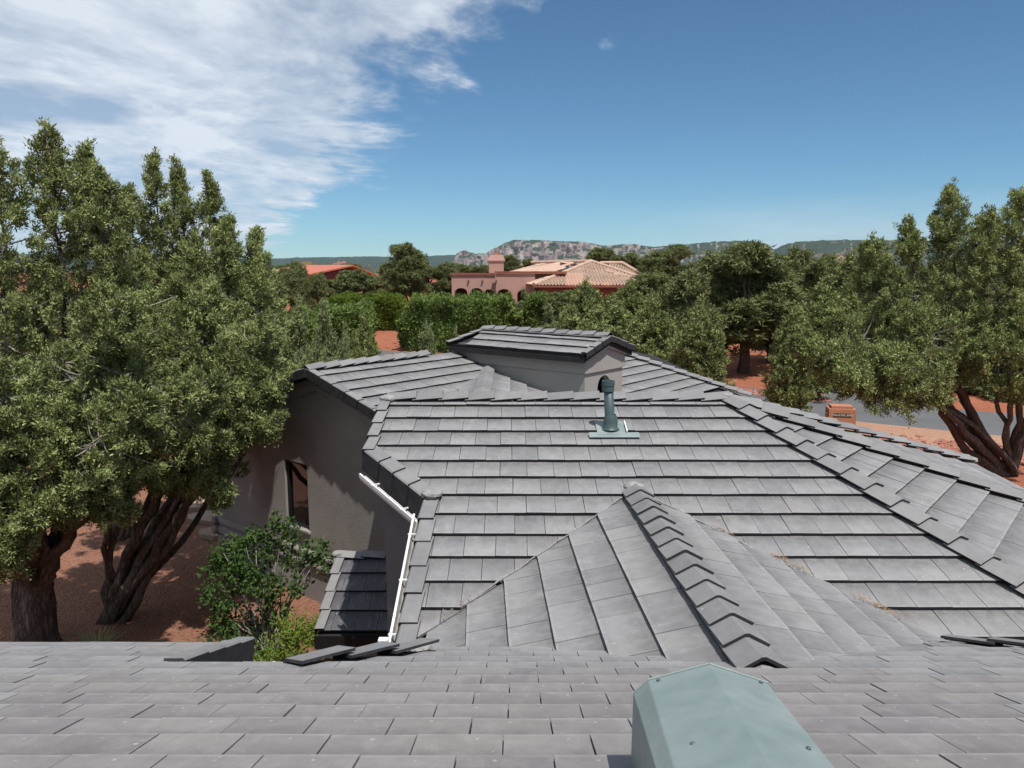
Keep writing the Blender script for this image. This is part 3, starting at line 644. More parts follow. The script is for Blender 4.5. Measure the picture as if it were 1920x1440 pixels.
gz_ = lambda x, y, d: M.z(x, y) - d
gutter([(-1.68, 8.56, gz_(-1.69, 8.6, 0.315)), (-0.925, 7.69, gz_(-0.9, 7.69, 0.315))], [dg, dg], 0.085, 0.085)
gutter([(-0.925, 7.66, gz_(-0.9, 7.69, 0.26)), (-0.915, 5.66, gz_(-0.9, 5.70, 0.24))], [-X, -X], 0.10, 0.11)
gutter([(-1.98, 5.62, F.z(-2, 5.6)-0.28), (-1.98, 4.3, F.z(-2, 5.6)-0.26)], [X, X], 0.13, 0.1)
ds = MB()
for vf in (obox(P(-1.02, 5.72, -3.32), X, Y, UP, 0.075, 0.06, 0.85),): ds.add(vf)
ds.build('downspout', MT['white'], house)
# torn white flashing where the valley empties
fl = [P(-0.96, 5.50, -3.00), P(-0.80, 5.36, -2.96), P(-0.66, 5.46, -2.95), P(-0.66, 5.62, -2.95), P(-0.76, 5.60, -2.93), P(-0.90, 5.62, -2.99)]
wall_poly('flashing', fl, UP, 0.01, MT['white'])
# plumbing vent with its flashing
pc = on(M, 1.19, 9.10); mb = MB()
hgt = 0.60
vent = link('vent_pipe', pmesh('vent_pipe', *tube_vf([pc - UP*0.1, pc + UP*0.06 + Vector((-0.006, 0, 0)), pc + UP*(hgt-0.07) + Vector((-0.035, 0, 0))], [0.062, 0.060, 0.058], 20)), MT['greendk'], house, False)
for p_ in vent.data.polygons: p_.use_smooth = len(p_.vertices) == 4
tp = pc + Vector((-0.036, 0, 0))
rings = [(0.060, hgt-0.13), (0.072, hgt-0.125), (0.072, hgt-0.06), (0.078, hgt-0.055), (0.078, hgt), (0.064, hgt), (0.060, hgt-0.05), (0.0005, hgt-0.055)]
v = []; f = []
for r, z in rings:
    for k in range(20): v.append(tp + Vector((r*math.cos(k*math.pi/10), r*math.sin(k*math.pi/10), z)))
for i in range(len(rings)-1):
    for k in range(20): f.append((i*20+k, i*20+(k+1) % 20, (i+1)*20+(k+1) % 20, (i+1)*20+k))
link('vent_collar', pmesh('vent_collar', v, f), MT['greendk'], vent)
cone = [(0.155, 0.012), (0.12, 0.03), (0.088, 0.10), (0.075, 0.16), (0.064, 0.19)]; v = []; f = []
for r, z in cone:
    for k in range(20): v.append(pc + Vector((r*math.cos(k*math.pi/10)*(0.7 if r > 0.1 else 1), r*math.sin(k*math.pi/10)*(0.7 if r > 0.1 else 1), z)) + (M.n-UP)*0 )
for i in range(len(cone)-1):
    for k in range(20): f.append((i*20+k, i*20+(k+1) % 20, (i+1)*20+(k+1) % 20, (i+1)*20+k))
link('vent_boot', pmesh('vent_boot', v, f), MT['greendk'], vent, True)
fc = on(M, 1.22, 8.99) + M.n*0.010
MB().add(obox(fc + M.d*0.03, X, M.d, M.n, 0.60, 0.12, 0.006)).add(obox(pc + M.n*0.012 + M.d*-0.03, X, M.d, M.n, 0.34, 0.34, 0.006)).build('vent_flashing', MT['green'], vent)
MB().add(obox(pc + M.n*0.03 + X*0.185 + M.d*-0.02, X, M.d, M.n, 0.014, 0.26, 0.03)).build('flashing_edge', MT['white'], vent)
# green hooded roof vent in the foreground: top falls less steeply than the roof, open at the low end
def hp(x, y, z): return P(x, y, z)
ha = az(5.0); hs = Vector((ha.y, -ha.x, 0)); hc = Vector((0.565, 2.06, H-1.119))
dd = ha*1.0 - UP*0.231                                     # ridge line going away, falling 13 degrees
def hv(across, drop, back): return hc + hs*across - UP*drop - dd*back
Lh = 1.35
sec = [(-0.213, 0.103), (-0.171, 0.058), (0.0, 0.0), (0.165, 0.050), (0.205, 0.14)]
v = []; f = []
for k, b in enumerate((0.0, Lh*0.35, Lh)):
    tk = b/Lh
    for i_, (a, d) in enumerate(sec): v.append(hv(a + (0.025*tk if i_ == 0 else 0), d - (0.03*tk if i_ == 0 else 0), b))
    for a in (-0.215, 0.225): q = hv(a, 0, b); v.append(Vector((q.x, q.y, min(F.z(q.x, q.y)-0.02, q.z-0.05))))
n = 7
order = [5, 0, 1, 2, 3, 4, 6]
for k in range(2):
    for i in range(6): f.append((k*n+order[i], k*n+order[i+1], (k+1)*n+order[i+1], (k+1)*n+order[i]))
f.append(tuple(order)); f.append(tuple(2*n+i for i in order[::-1]))
me = pmesh('roof_vent', v, f); bm = bmesh.new(); bm.from_mesh(me); bmesh.ops.recalc_face_normals(bm, faces=bm.faces); bmesh.ops.bevel(bm, geom=[e for e in bm.edges], offset=0.003, segments=2, profile=0.5, affect='EDGES'); bm.to_mesh(me); bm.free()
rv = link('roof_vent', me, MT['green'], house)
# hemmed edge along the open end and a few pop rivets
for (a0, d0), (a1, d1) in zip(sec[:-1], sec[1:]):
    p, q = hv(a0, d0-0.002, 0.004), hv(a1, d1-0.002, 0.004)
    link('vent_hem', pmesh('vent_hem', *tube_vf([p, q], [0.0035, 0.0035], 6)), MT['green'], rv)
for a0, d0, b0_ in ((-0.145, 0.048, 0.03), (0.14, 0.040, 0.03), (-0.12, 0.042, 0.5), (0.13, 0.038, 0.5)):
    c0 = hv(a0, d0, b0_); link('rivet', pmesh('rivet', *tube_vf([c0-UP*0.002, c0+UP*0.003, c0+UP*0.0045], [0.006, 0.0055, 0.003], 8)), MT['greendk'], rv)

# dry needles caught in the valleys
rng_ = np.random.default_rng(3); nb = 520; t_ = rng_.uniform(0.25, 0.95, nb)**0.8; sgn_ = np.where(rng_.uniform(0, 1, nb) < 0.8, 1.0, -1.0)
bx = GR1.x + sgn_*2.0*t_ + rng_.normal(0, 0.025, nb); by = GR1.y - 2.0*t_ + rng_.normal(0, 0.025, nb); keepn = (np.sin(t_*23) > 0.1) & ((sgn_ > 0) | (t_ > 0.8))
bx, by = bx[keepn], by[keepn]; bz = np.maximum(np.array([M.z(a, b) for a, b in zip(bx, by)]), np.array([gz(Vector((a, b, 0))) for a, b in zip(bx, by)])) + rng_.uniform(0.002, 0.02, len(bx))
ang = rng_.uniform(0, 6.28, len(bx)); ln_ = rng_.uniform(0.03, 0.09, len(bx)); dd_ = np.stack([np.cos(ang)*ln_, np.sin(ang)*ln_, rng_.uniform(-0.004, 0.02, len(bx))], -1); ss_ = np.stack([-np.sin(ang), np.cos(ang), 0*ang], -1)*0.0022
b0 = np.stack([bx, by, bz], -1); tag(link('dry_needles', tri_soup('dry_needles', np.concatenate([np.stack([b0-ss_, b0+ss_, b0+dd_], 1), np.stack([b0-ss_, b0+dd_, b0+dd_*0.8-ss_], 1)])), mat_noisy('dry_needle', (0.26, 0.16, 0.09), (0.42, 0.30, 0.19), 20), house), kind='stuff')
# ------------------------------------------------------------------ ground, road, verge
def ground_h(x, y):
    return 0.055*np.maximum(0, np.minimum(y, 120)-35) - 0.012*np.maximum(0, np.minimum(y, 2000)-120)
def gh(x, y): return float(ground_h(np.float64(x), np.float64(y)))
def mat_soil(name, c0, c1, c2, gravel):
    s = Nodes(name); p = s.pos()
    n = s.noise(p, 0.35, 6, 0.65); n2 = s.noise(p, 2.2, 5, 0.65, 0.4)
    v = s.n('ShaderNodeTexVoronoi'); s.l(p, v.inputs['Vector']); v.inputs['Scale'].default_value = gravel
    col = s.ramp(n, [(0.3, c0), (0.7, c1)])
    col = s.mix(s.val(n2, 0.45, 0.7, 0, 0.55), col, c2)
    col = s.mix(0.45, col, s.ramp(v.outputs['Color'], [(0.0, tuple(x*0.55 for x in c0)), (0.5, c1), (1.0, tuple(min(1, x*1.45) for x in c1))]))
    h = s.math('SUBTRACT', s.math('MULTIPLY', n2, 0.8), v.outputs['Distance'])
    return s.done(col, 0.95, bump=h, bstr=0.9, bdist=0.03, spec=0.15)
MT['soil'] = mat_soil('red_soil', (0.235, 0.082, 0.045), (0.31, 0.115, 0.066), (0.26, 0.12, 0.075), 16)
MT['gravel'] = mat_soil('pink_gravel', (0.30, 0.165, 0.105), (0.40, 0.235, 0.165), (0.33, 0.20, 0.14), 22)
MT['yard'] = mat_soil('brown_gravel', (0.17, 0.078, 0.050), (0.25, 0.125, 0.085), (0.20, 0.09, 0.058), 24)
MT['asphalt'] = mat_noisy('asphalt', (0.105, 0.108, 0.114), (0.135, 0.138, 0.143), 0.6, 0.9, 90, 0.5, 0.01)
xs = np.concatenate([-np.geomspace(30000, 45, 22), np.linspace(-42, 42, 60), np.geomspace(45, 30000, 22)])
ys = np.concatenate([[-30000, -3000, -300, -60], np.linspace(-20, 140, 90), np.geomspace(160, 40000, 26)])
gx, gy = np.meshgrid(xs, ys); gzv = ground_h(gx, gy)
nx, ny = len(xs), len(ys)
fc_ = [(j*nx+i, j*nx+i+1, (j+1)*nx+i+1, (j+1)*nx+i) for j in range(ny-1) for i in range(nx-1)]
tag(link('ground', pmesh('ground', np.stack([gx, gy, gzv], -1).reshape(-1, 3), fc_), MT['soil'], None, True), kind='structure')
def sheet(name, x0, x1, y0, y1, dz, mat, edge=0.5, seed=0, n=40):
    rng = random.Random(seed); v = []; f = []
    for j in range(n+1):
        t = j/n; y = y0 + (y1-y0)*t
        a, b = x0 + rng.uniform(-edge, edge), x1 + rng.uniform(-edge, edge)
        for i in range(9): x = a + (b-a)*i/8; v.append((x, y, gh(x, y)+dz))
    for j in range(n):
        for i in range(8): f.append((j*9+i, j*9+i+1, (j+1)*9+i+1, (j+1)*9+i))
    return tag(link(name, pmesh(name, v, f), mat), kind='structure')
sheet('gravel_yard', -16, -1.2, 4, 21, 0.004, MT['yard'], 0.4, 1)
def strip(name, pts, wd, dz, mat, kerb=False):
    v = []; f = []; P_ = [Vector((*p, 0)) for p in pts]; Q = []
    for a, b in zip(P_[:-1], P_[1:]):
        m = max(2, int((b-a).length/1.5)); Q += [a.lerp(b, k/m) for k in range(m)]
    Q.append(P_[-1])
    for i, p in enumerate(Q):
        d = (Q[min(i+1, len(Q)-1)] - Q[max(i-1, 0)]).normalized(); nn = Vector((-d.y, d.x, 0))
        for t in (-1, -0.5, 0, 0.5, 1): q = p + nn*(wd/2*t); v.append((q.x, q.y, gh(q.x, q.y) + dz + 0.05*(1-t*t)))
    for i in range(len(Q)-1):
        for k in range(4): f.append((i*5+k, i*5+k+1, (i+1)*5+k+1, (i+1)*5+k))
    return tag(link(name, pmesh(name, v, f), mat, None, True), kind='structure')
strip('road', [(-14, 50), (-4, 45.5), (6, 39.5), (11, 35.9), (17, 32.0), (26, 26.5), (50, 12)], 5.8, 0.03, MT['asphalt'])
strip('road', [(16, 33.0), (20, 40), (25.0, 52), (30.5, 70), (38, 95)], 5.4, 0.012, MT['asphalt'])
strip('gravel_verge', [(4, 36.9), (8, 34.2), (14, 29.1), (22, 23.9), (40, 13)], 5.2, 0.008, MT['gravel'])
# red cobbles piled between the roof and the verge
def rocks(name, spots, rmin, rmax, seed, c0, c1):
    rng = random.Random(seed); bm0 = bmesh.new(); bmesh.ops.create_icosphere(bm0, subdivisions=1, radius=1)
    base = np.array([v.co[:] for v in bm0.verts]); fs = np.array([[v.index for v in f.verts] for f in bm0.faces]); bm0.free()
    V = []; Fc = []; r2 = np.random.default_rng(seed); k = 0
    for (x, y) in spots:
        r = rng.uniform(rmin, rmax); b = base*r2.uniform(0.75, 1.2, base.shape)*np.array([1.2, 0.9, 0.65])*r
        a = rng.uniform(0, 6.28); R_ = np.array([[math.cos(a), -math.sin(a), 0], [math.sin(a), math.cos(a), 0], [0, 0, 1]])
        V.append(b @ R_.T + np.array([x, y, gh(x, y) + r*0.35])); Fc.append(fs + k); k += len(base)
    s = Nodes(name + '_stone'); p = s.pos(); rnd = s.n('ShaderNodeNewGeometry').outputs['Random Per Island']; n = s.noise(p, 9, 4)
    col = s.mix(s.val(n, 0.35, 0.7, 0, 0.5), s.ramp(rnd, [(0, c0), (1, c1)]), tuple(x*0.7 for x in c0))
    m = s.done(col, 0.9, bump=n, bstr=0.6, bdist=0.03)
    return tag(link(name, pmesh(name, np.concatenate(V), np.concatenate(Fc).tolist()), m), kind='stuff')
rr = random.Random(4)
rocks('cobbles', [(13.3 + t*6 + rr.gauss(0, 0.6), 27.0 - t*4.6 + rr.gauss(0, 0.9)) for t in [rr.random() for _ in range(900)]], 0.07, 0.17, 5, (0.26, 0.10, 0.065), (0.42, 0.20, 0.14))
rocks('red_stones', [(x, 39.3 - (x-8)*0.62 + rr.gauss(0.7, 0.4)) for x in [rr.uniform(7, 15) for _ in range(260)]] + [(rr.gauss(-7.6, 1.0), rr.uniform(36, 60)) for _ in range(140)], 0.06, 0.16, 6, (0.30, 0.11, 0.07), (0.45, 0.2, 0.13))

# ------------------------------------------------------------------ street-name monument
MT['terra'] = mat_noisy('terracotta_stucco', (0.37, 0.165, 0.098), (0.44, 0.205, 0.128), 3, 0.9, 60, 0.5, 0.01)
MT['brown'] = mat_noisy('brown_plaque', (0.045, 0.022, 0.016), (0.06, 0.03, 0.02), 8, 0.6)
MT['letter'] = mat_noisy('white_lettering', (0.72, 0.70, 0.66), (0.8, 0.78, 0.75), 8, 0.6)
sg = root('street_sign_monument', (13.05, 30.0, 0), 'terracotta block with stepped cap and dark street-name plaque beside the road', 'sign')
sg.rotation_euler = (0, 0, 0); sf = (-az(12)).normalized()          # the front faces back along the view
sfx = Vector((-sf.y, sf.x, 0)); so = Vector((13.05, 30.0, 0))
MB().add(obox(so + UP*0.36, sfx, sf, UP, 1.0, 0.78, 0.82)).build('block', MT['terra'], sg)
MB().add(obox(so + UP*0.82, sfx, sf, UP, 0.80, 0.58, 0.105)).build('cap', MT['terra'], sg)
pq = MB().add(obox(so + UP*0.54 + sf*0.398, sfx, sf, UP, 0.66, 0.014, 0.14)).build('plaque', MT['brown'], sg)
fct = bpy.data.curves.new('lettering', 'FONT'); fct.body = 'CALLE DEL JEFES'; fct.size = 0.098; fct.align_x = 'CENTER'; fct.align_y = 'CENTER'; fct.extrude = 0.003
tmp = bpy.data.objects.new('tmp', fct); C.objects.link(tmp); bpy.context.view_layer.update()
tme = bpy.data.meshes.new_from_object(tmp.evaluated_get(bpy.context.evaluated_depsgraph_get())); bpy.data.objects.remove(tmp)
mx = Matrix(((sfx.x, 0, sf.x, 0), (sfx.y, 0, sf.y, 0), (sfx.z, 1, sf.z, 0), (0, 0, 0, 1)))
if mx.to_3x3().determinant() < 0: mx = Matrix(((-sfx.x, 0, sf.x, 0), (-sfx.y, 0, sf.y, 0), (-sfx.z, 1, sf.z, 0), (0, 0, 0, 1)))
tme.materials.clear(); tme.transform(Matrix.Translation(so + UP*0.54 + sf*0.409) @ mx); link('lettering', tme, MT['letter'], pq)
sl_ = -sfx if (-sfx).x < 0 else sfx
pq2 = MB().add(obox(so + UP*0.54 + sl_*0.506, sf, sl_, UP, 0.52, 0.012, 0.14)).build('plaque', MT['brown'], sg)
MB().add(obox(so + UP*0.54 + sl_*0.513, sf, sl_, UP, 0.34, 0.006, 0.045)).build('lettering', MT['letter'], pq2)

# ------------------------------------------------------------------ pink house across the way, 75 m off
MT['pink'] = mat_noisy('pink_stucco', (0.40, 0.235, 0.195), (0.46, 0.275, 0.228), 1.0, 0.92, 20, 0.3, 0.02)
MT['pinkdk'] = mat_noisy('maroon_trim', (0.20, 0.075, 0.055), (0.26, 0.10, 0.07), 2, 0.9)
MT['clay'] = mat_noisy('pale_clay_tile', (0.50, 0.34, 0.26), (0.64, 0.47, 0.37), 2.5, 0.85, 9, 0.2, 0.02)
ph = root('pink_stucco_house', (4, 76, gh(4, 76)), 'long pink stucco house with arches, chimney and pale clay tile hip roof beyond the hedges', 'house')
def slab(name, x0, x1, y0, y1, z0, z1, mat, parent=ph): return MB().add(box_vf((x0, y0, z0), (x1, y1, z1))).build(name, mat, parent)
g0 = 1.0
def arched(name, x0, x1, y, z1, arches, mat, th=0.45):
    """a wall with arched openings, in vertical slices"""
    xsn = {x0, x1}
    for c, w, zs in arches:
        for k in range(11): xsn.add(c - w*math.cos(math.pi*k/10))
    xl = sorted(xsn); mb = MB()
    for a, b in zip(xl[:-1], xl[1:]):
        m = (a+b)/2; lo = lambda x: g0
        for c, w, zs in arches:
            if abs(m-c) < w: lo = lambda x, c=c, w=w, zs=zs: zs + math.sqrt(max(0, w*w-(x-c)**2))*0.75
        q = [(a, lo(a)), (b, lo(b)), (b, z1), (a, z1)]
        mb.add(prism([Vector((x, y, z)) for x, z in q], [Vector((x, y+th, z)) for x, z in q]))
    return mb.build(name, mat, ph)
arched('wall', -5.85, -1.55, 75, 5.62, [(-4.95, 0.62, 3.95), (-3.45, 0.62, 3.95), (-2.25, 0.45, 3.95)], MT['pink'])
arched('wall', -1.55, 2.2, 73.8, 5.75, [(-0.75, 0.66, 3.85), (1.0, 0.5, 3.85)], MT['pink'])
slab('wall', -5.85, -5.45, 75.46, 84, g0, 5.62, MT['pink']); slab('wall', 2.2, 5.2, 74.6, 75, g0, 5.9, MT['pink'])
slab('wall', -5.4, 2.2, 78, 78.3, g0, 5.5, MT['pinkdk']); slab('flat_roof', -5.4, 5.0, 75.5, 84, 5.3, 5.42, MT['pink'])
slab('parapet', -5.97, -1.62, 74.88, 75.55, 5.63, 5.86, MT['pinkdk']); slab('parapet', -1.64, 5.2, 73.68, 74.55, 5.76, 6.02, MT['pinkdk'])
for x in (-4.2, -2.85, -1.5): slab('scupper', x-0.07, x+0.07, 73.6 if x > -1.6 else 74.8, 75.0, 5.02, 5.22, MT['pinkdk'])
ch = slab('chimney', -2.35, -0.85, 79, 80.3, 5.4, 7.02, MT['pink'])
v = [Vector((-1.6 + i*a, 79.65 + j*a*0.86, z)) for z, a in ((7.02, 0.88), (7.12, 0.88), (7.66, 0.66)) for i, j in ((-1, -1), (1, -1), (1, 1), (-1, 1))]
f = [(0, 3, 2, 1)] + [(k*4+i, k*4+(i+1) % 4, (k+1)*4+(i+1) % 4, (k+1)*4+i) for k in range(2) for i in range(4)] + [(8, 9, 10, 11)]
link('chimney_hood', pmesh('chimney_hood', v, f), MT['pink'], ch); slab('chimney_pot', -1.75, -1.35, 79.45, 79.85, 7.66, 7.92, MT['terra'], ch)
def barrel_face(a, b, c, d, name='roof_slope'):
    """corrugated clay roof face; a-b is the eave, d-c the top (d may equal c)"""
    a, b, c, d = Vector(a), Vector(b), Vector(c), Vector(d); uu = (b-a).normalized(); top = (c+d)/2
    vv = (top-a) - uu*(top-a).dot(uu); Lv = vv.length; vv.normalize(); nn = uu.cross(vv).normalized(); nn = nn if nn.z > 0 else -nn
    W = (b-a).length; ud, uc = (d-a).dot(uu), (c-a).dot(uu); per = 0.30; st = per/6
    nu = int(W/st); nv = max(2, int(Lv/0.42)); V = []; Fq = []; idx = {}
    lim = lambda t: (ud*t, W + (uc-W)*t)
    for j in range(nv):
        t0, t1 = j/nv, (j+1)/nv
        for i in range(nu):
            x0, x1 = i*st, (i+1)*st; lo, hi = lim((t0+t1)/2)
            if x1 < lo or x0 > hi: continue
            base = len(V)
            for x, t, lift in ((x0, t0, 0.05), (x1, t0, 0.05), (x1, t1, 0.0), (x0, t1, 0.0)):
                wv = math.sin(2*math.pi*x/per); V.append(a + uu*x + vv*(Lv*t) + nn*(lift + 0.075*abs(wv)**0.7*(1 if wv > 0 else -0.55)))
            Fq.append((base, base+1, base+2, base+3))
    o = link(name, pmesh(name, V, Fq), MT['clay'], ph)
    return o
def tube_line(name, p0, p1, r, mat, parent):
    p0, p1 = Vector(p0), Vector(p1); n = int((p1-p0).length/0.4)
    for k in range(n):
        a, b = p0.lerp(p1, k/n), p0.lerp(p1, (k+1.1)/n)
        link(name, pmesh(name, *tube_vf([a, b], [r*1.12, r*0.85], 7)), mat, parent)
EZ, RZ = 4.78, 6.98
e1, e2, e3, e4 = (2.0, 71, EZ), (13.8, 71, EZ), (14.6, 92, EZ), (-3.0, 92, EZ+0.4); pk, pk2 = (8.1, 79.5, RZ), (2.2, 87.5, RZ-0.05)
f1 = barrel_face(e1, e2, pk, pk); f2 = barrel_face(e4, e1, pk, pk2); f3 = barrel_face(e2, e3, pk2, pk)
for a, b, p_ in ((e1, pk, f1), (e2, pk, f1), (pk, pk2, f2)): tube_line('hip_tile', Vector(a)+UP*0.08, Vector(b)+UP*0.08, 0.15, MT['clay'], p_)
h1, h2_, h3 = (10.0, 84, 5.9), (15.5, 82, 5.1), (15.8, 90, 5.1)
f4 = barrel_face((9.5, 80.5, 5.75), (14.4, 79.5, 5.0), (12.2, 86, 6.85), (9.8, 86, 6.85))
tube_line('hip_tile', (14.4, 79.5, 5.1), (12.2, 86, 6.95), 0.15, MT['clay'], f4); tube_line('hip_tile', (12.2, 86, 6.95), (9.8, 86, 6.95), 0.15, MT['clay'], f4)
slab('wall', 2.6, 13.2, 71.9, 72.2, g0, 4.72, MT['pinkdk']); slab('wall', 12.9, 13.2, 72.2, 90, g0, 4.72, MT['pinkdk'])
slab('eave_board', 1.9, 13.9, 70.95, 71.1, 4.56, 4.74, MT['pinkdk'])
for x in (4.4, 6.0, 10.9):
    w_ = slab('window', x, x+0.95, 71.86, 71.9, 3.1, 4.2, MT['glass']); slab('window_frame', x-0.07, x+1.02, 71.84, 71.858, 4.2, 4.27, MT['pink'], w_)

# ------------------------------------------------------------------ red-roofed house far left
MT['redmetal'] = mat_noisy('red_metal_roof', (0.42, 0.125, 0.075), (0.47, 0.15, 0.09), 0.6, 0.55, 30, 0.1, 0.01)
MT['maroon'] = mat_noisy('maroon_wall', (0.16, 0.06, 0.045), (0.2, 0.08, 0.06), 1.5, 0.9)
rh = root('red_roofed_house', (-22, 96, gh(-22, 96)), 'low house with plain red metal gable roof half hidden by trees at left', 'house')
def roof_slab(name, pts, th, mat, parent): return wall_poly(name, pts, -UP, th, mat, parent)
roof_slab('roof_slope', [(-29.5, 89.5, 5.72), (-22.9, 88.6, 5.72), (-19.4, 95.0, 6.74), (-26.5, 96.5, 6.74)], 0.18, MT['redmetal'], rh)
roof_slab('roof_slope', [(-19.38, 95.02, 6.74), (-26.5, 96.52, 6.74), (-24, 104, 5.0), (-16.5, 102, 5.0)], 0.18, MT['redmetal'], rh)
wall_poly('gable_wall', [(-22.6, 90.3, 1.5), (-17.6, 101, 1.5), (-17.6, 101, 5.0), (-20.1, 95.4, 6.3), (-22.6, 90.3, 5.6)], Vector((-1, 0.2, 0)), 0.3, MT['maroon'], rh)
wall_poly('wall', [(-28.6, 91.0, 1.5), (-22.7, 90.2, 1.5), (-22.7, 90.2, 5.3), (-28.6, 91.0, 5.3)], Y, 0.3, MT['pinkdk'], rh)
roof_slab('porch_roof', [(-23.4, 86.5, 3.95), (-19.5, 86.0, 3.95), (-19.5, 90.0, 4.5), (-23.4, 90.2, 4.5)], 0.15, MT['redmetal'], rh)
MB().add(box_vf((-26.9, 96.9, 5), (-25.0, 98.6, 7.15))).build('chimney', mat_noisy('olive_stucco', (0.22, 0.19, 0.10), (0.27, 0.23, 0.13)), rh)
# ------------------------------------------------------------------ vegetation
def mat_leaf(name, c0, c1, c2, scale=0.9, trans=0.14):
    s = Nodes(name); p = s.pos(); g = s.n('ShaderNodeNewGeometry')
    col = s.ramp(g.outputs['Random Per Island'], [(0.0, c0), (0.55, c1), (1.0, c2)])
    n = s.noise(p, scale, 3, 0.6); nf = s.noise(p, scale*4.2, 3, 0.6)
    col = s.mix(s.val(nf, 0.45, 0.72, 0, 0.55), col, tuple(min(1, x*1.35) for x in c2))
    col = s.mix(s.val(nf, 0.45, 0.25, 0, 0.55), col, tuple(x*0.55 for x in c0))
    col = s.mix(s.val(n, 0.35, 0.7, 0, 0.5), col, tuple(a*0.5+b*0.5 for a, b in zip(c0, (0.09, 0.085, 0.03))))
    d = s.n('ShaderNodeBsdfDiffuse'); t = s.n('ShaderNodeBsdfTranslucent'); m = s.n('ShaderNodeMixShader'); m.inputs[0].default_value = trans
    s.l(col, d.inputs[0]); s.l(col, t.inputs[0]); s.l(d.outputs[0], m.inputs[1]); s.l(t.outputs[0], m.inputs[2]); s.l(m.outputs[0], s.out.inputs[0])
    return s.mat
LF = {'juniper': mat_leaf('juniper_leaf', (0.075, 0.105, 0.038), (0.205, 0.255, 0.092), (0.42, 0.455, 0.195)),
      'shrub': mat_leaf('juniper_shrub_leaf', (0.135, 0.178, 0.075), (0.21, 0.265, 0.118), (0.30, 0.35, 0.175)),
      'pinyon': mat_leaf('pinyon_needle', (0.095, 0.120, 0.048), (0.158, 0.188, 0.074), (0.25, 0.265, 0.12), 0.5),
      'hedge': mat_leaf('hedge_leaf', (0.095, 0.150, 0.038), (0.145, 0.215, 0.056), (0.22, 0.29, 0.09), 0.5),
      'lime': mat_leaf('lime_leaf', (0.10, 0.16, 0.022), (0.15, 0.215, 0.035), (0.21, 0.28, 0.06), 0.7, 0.35),
      'broad': mat_leaf('broad_leaf', (0.028, 0.068, 0.018), (0.05, 0.105, 0.028), (0.10, 0.165, 0.055), 1.5, 0.3)}
def mat_bark():
    s = Nodes('juniper_bark'); tc = s.n('ShaderNodeTexCoord'); p = tc.outputs['Object']
    n = s.noise(p, 5, 6, 0.7, 0.9, (6, 6, 0.8)); n2 = s.noise(p, 2.0, 3)
    col = s.ramp(n, [(0.3, (0.035, 0.026, 0.021)), (0.48, (0.13, 0.102, 0.085)), (0.68, (0.32, 0.285, 0.255))])
    return s.done(s.mix(s.val(n2, 0.4, 0.7, 0, 0.4), col, (0.10, 0.055, 0.035)), 0.95, bump=n, bstr=1.0, bdist=0.09, spec=0.1)
MT['bark'] = mat_bark()
MT['twig'] = mat_noisy('dead_twig', (0.26, 0.225, 0.195), (0.42, 0.38, 0.345), 8, 0.95, 30, 0.1)
MT['twigdk'] = mat_noisy('dark_twig', (0.06, 0.045, 0.035), (0.11, 0.085, 0.065), 8, 0.95, 30, 0.1)
def unit(a): return a/np.maximum(np.linalg.norm(a, axis=-1, keepdims=True), 1e-9)
def leaves(base, dirs, rng, ln, wd, lv=0.35, out=None):
    """one blade per row; with out given the blades lie flat on their clump, facing outward"""
    n = len(base); L = ln*rng.uniform(1-lv, 1+lv, (n, 1))
    face = rng.normal(size=(n, 3)) if out is None else out + rng.normal(0, 0.45, (n, 3))
    side = unit(np.cross(dirs, face))*wd*0.5*rng.uniform(0.7, 1.3, (n, 1))
    return np.stack([base - side, base + side, base + dirs*L], 1)
def thin_tubes(starts, mids, ends, r0, r1, rng):
    """three-sided twigs along quadratic curves"""
    n = len(starts); k = 5; T_ = np.linspace(0, 1, k)[None, :, None]
    c = (1-T_)**2*starts[:, None] + 2*T_*(1-T_)*mids[:, None] + T_**2*ends[:, None]
    d = unit(ends - starts); a = unit(np.cross(d, rng.normal(size=d.shape))); b = np.cross(d, a)
    rad = (r0[:, None, None]*(1-T_) + r1*T_)
    rings = [c + rad*(a[:, None]*math.cos(t) + b[:, None]*math.sin(t)) for t in (0, 2.094, 4.189)]
    tr = []
    for s_ in range(3):
        A, B = rings[s_], rings[(s_+1) % 3]
        tr.append(np.stack([A[:, :-1], B[:, :-1], B[:, 1:]], 2).reshape(-1, 3, 3)); tr.append(np.stack([A[:, :-1], B[:, 1:], A[:, 1:]], 2).reshape(-1, 3, 3))
    return np.concatenate(tr)
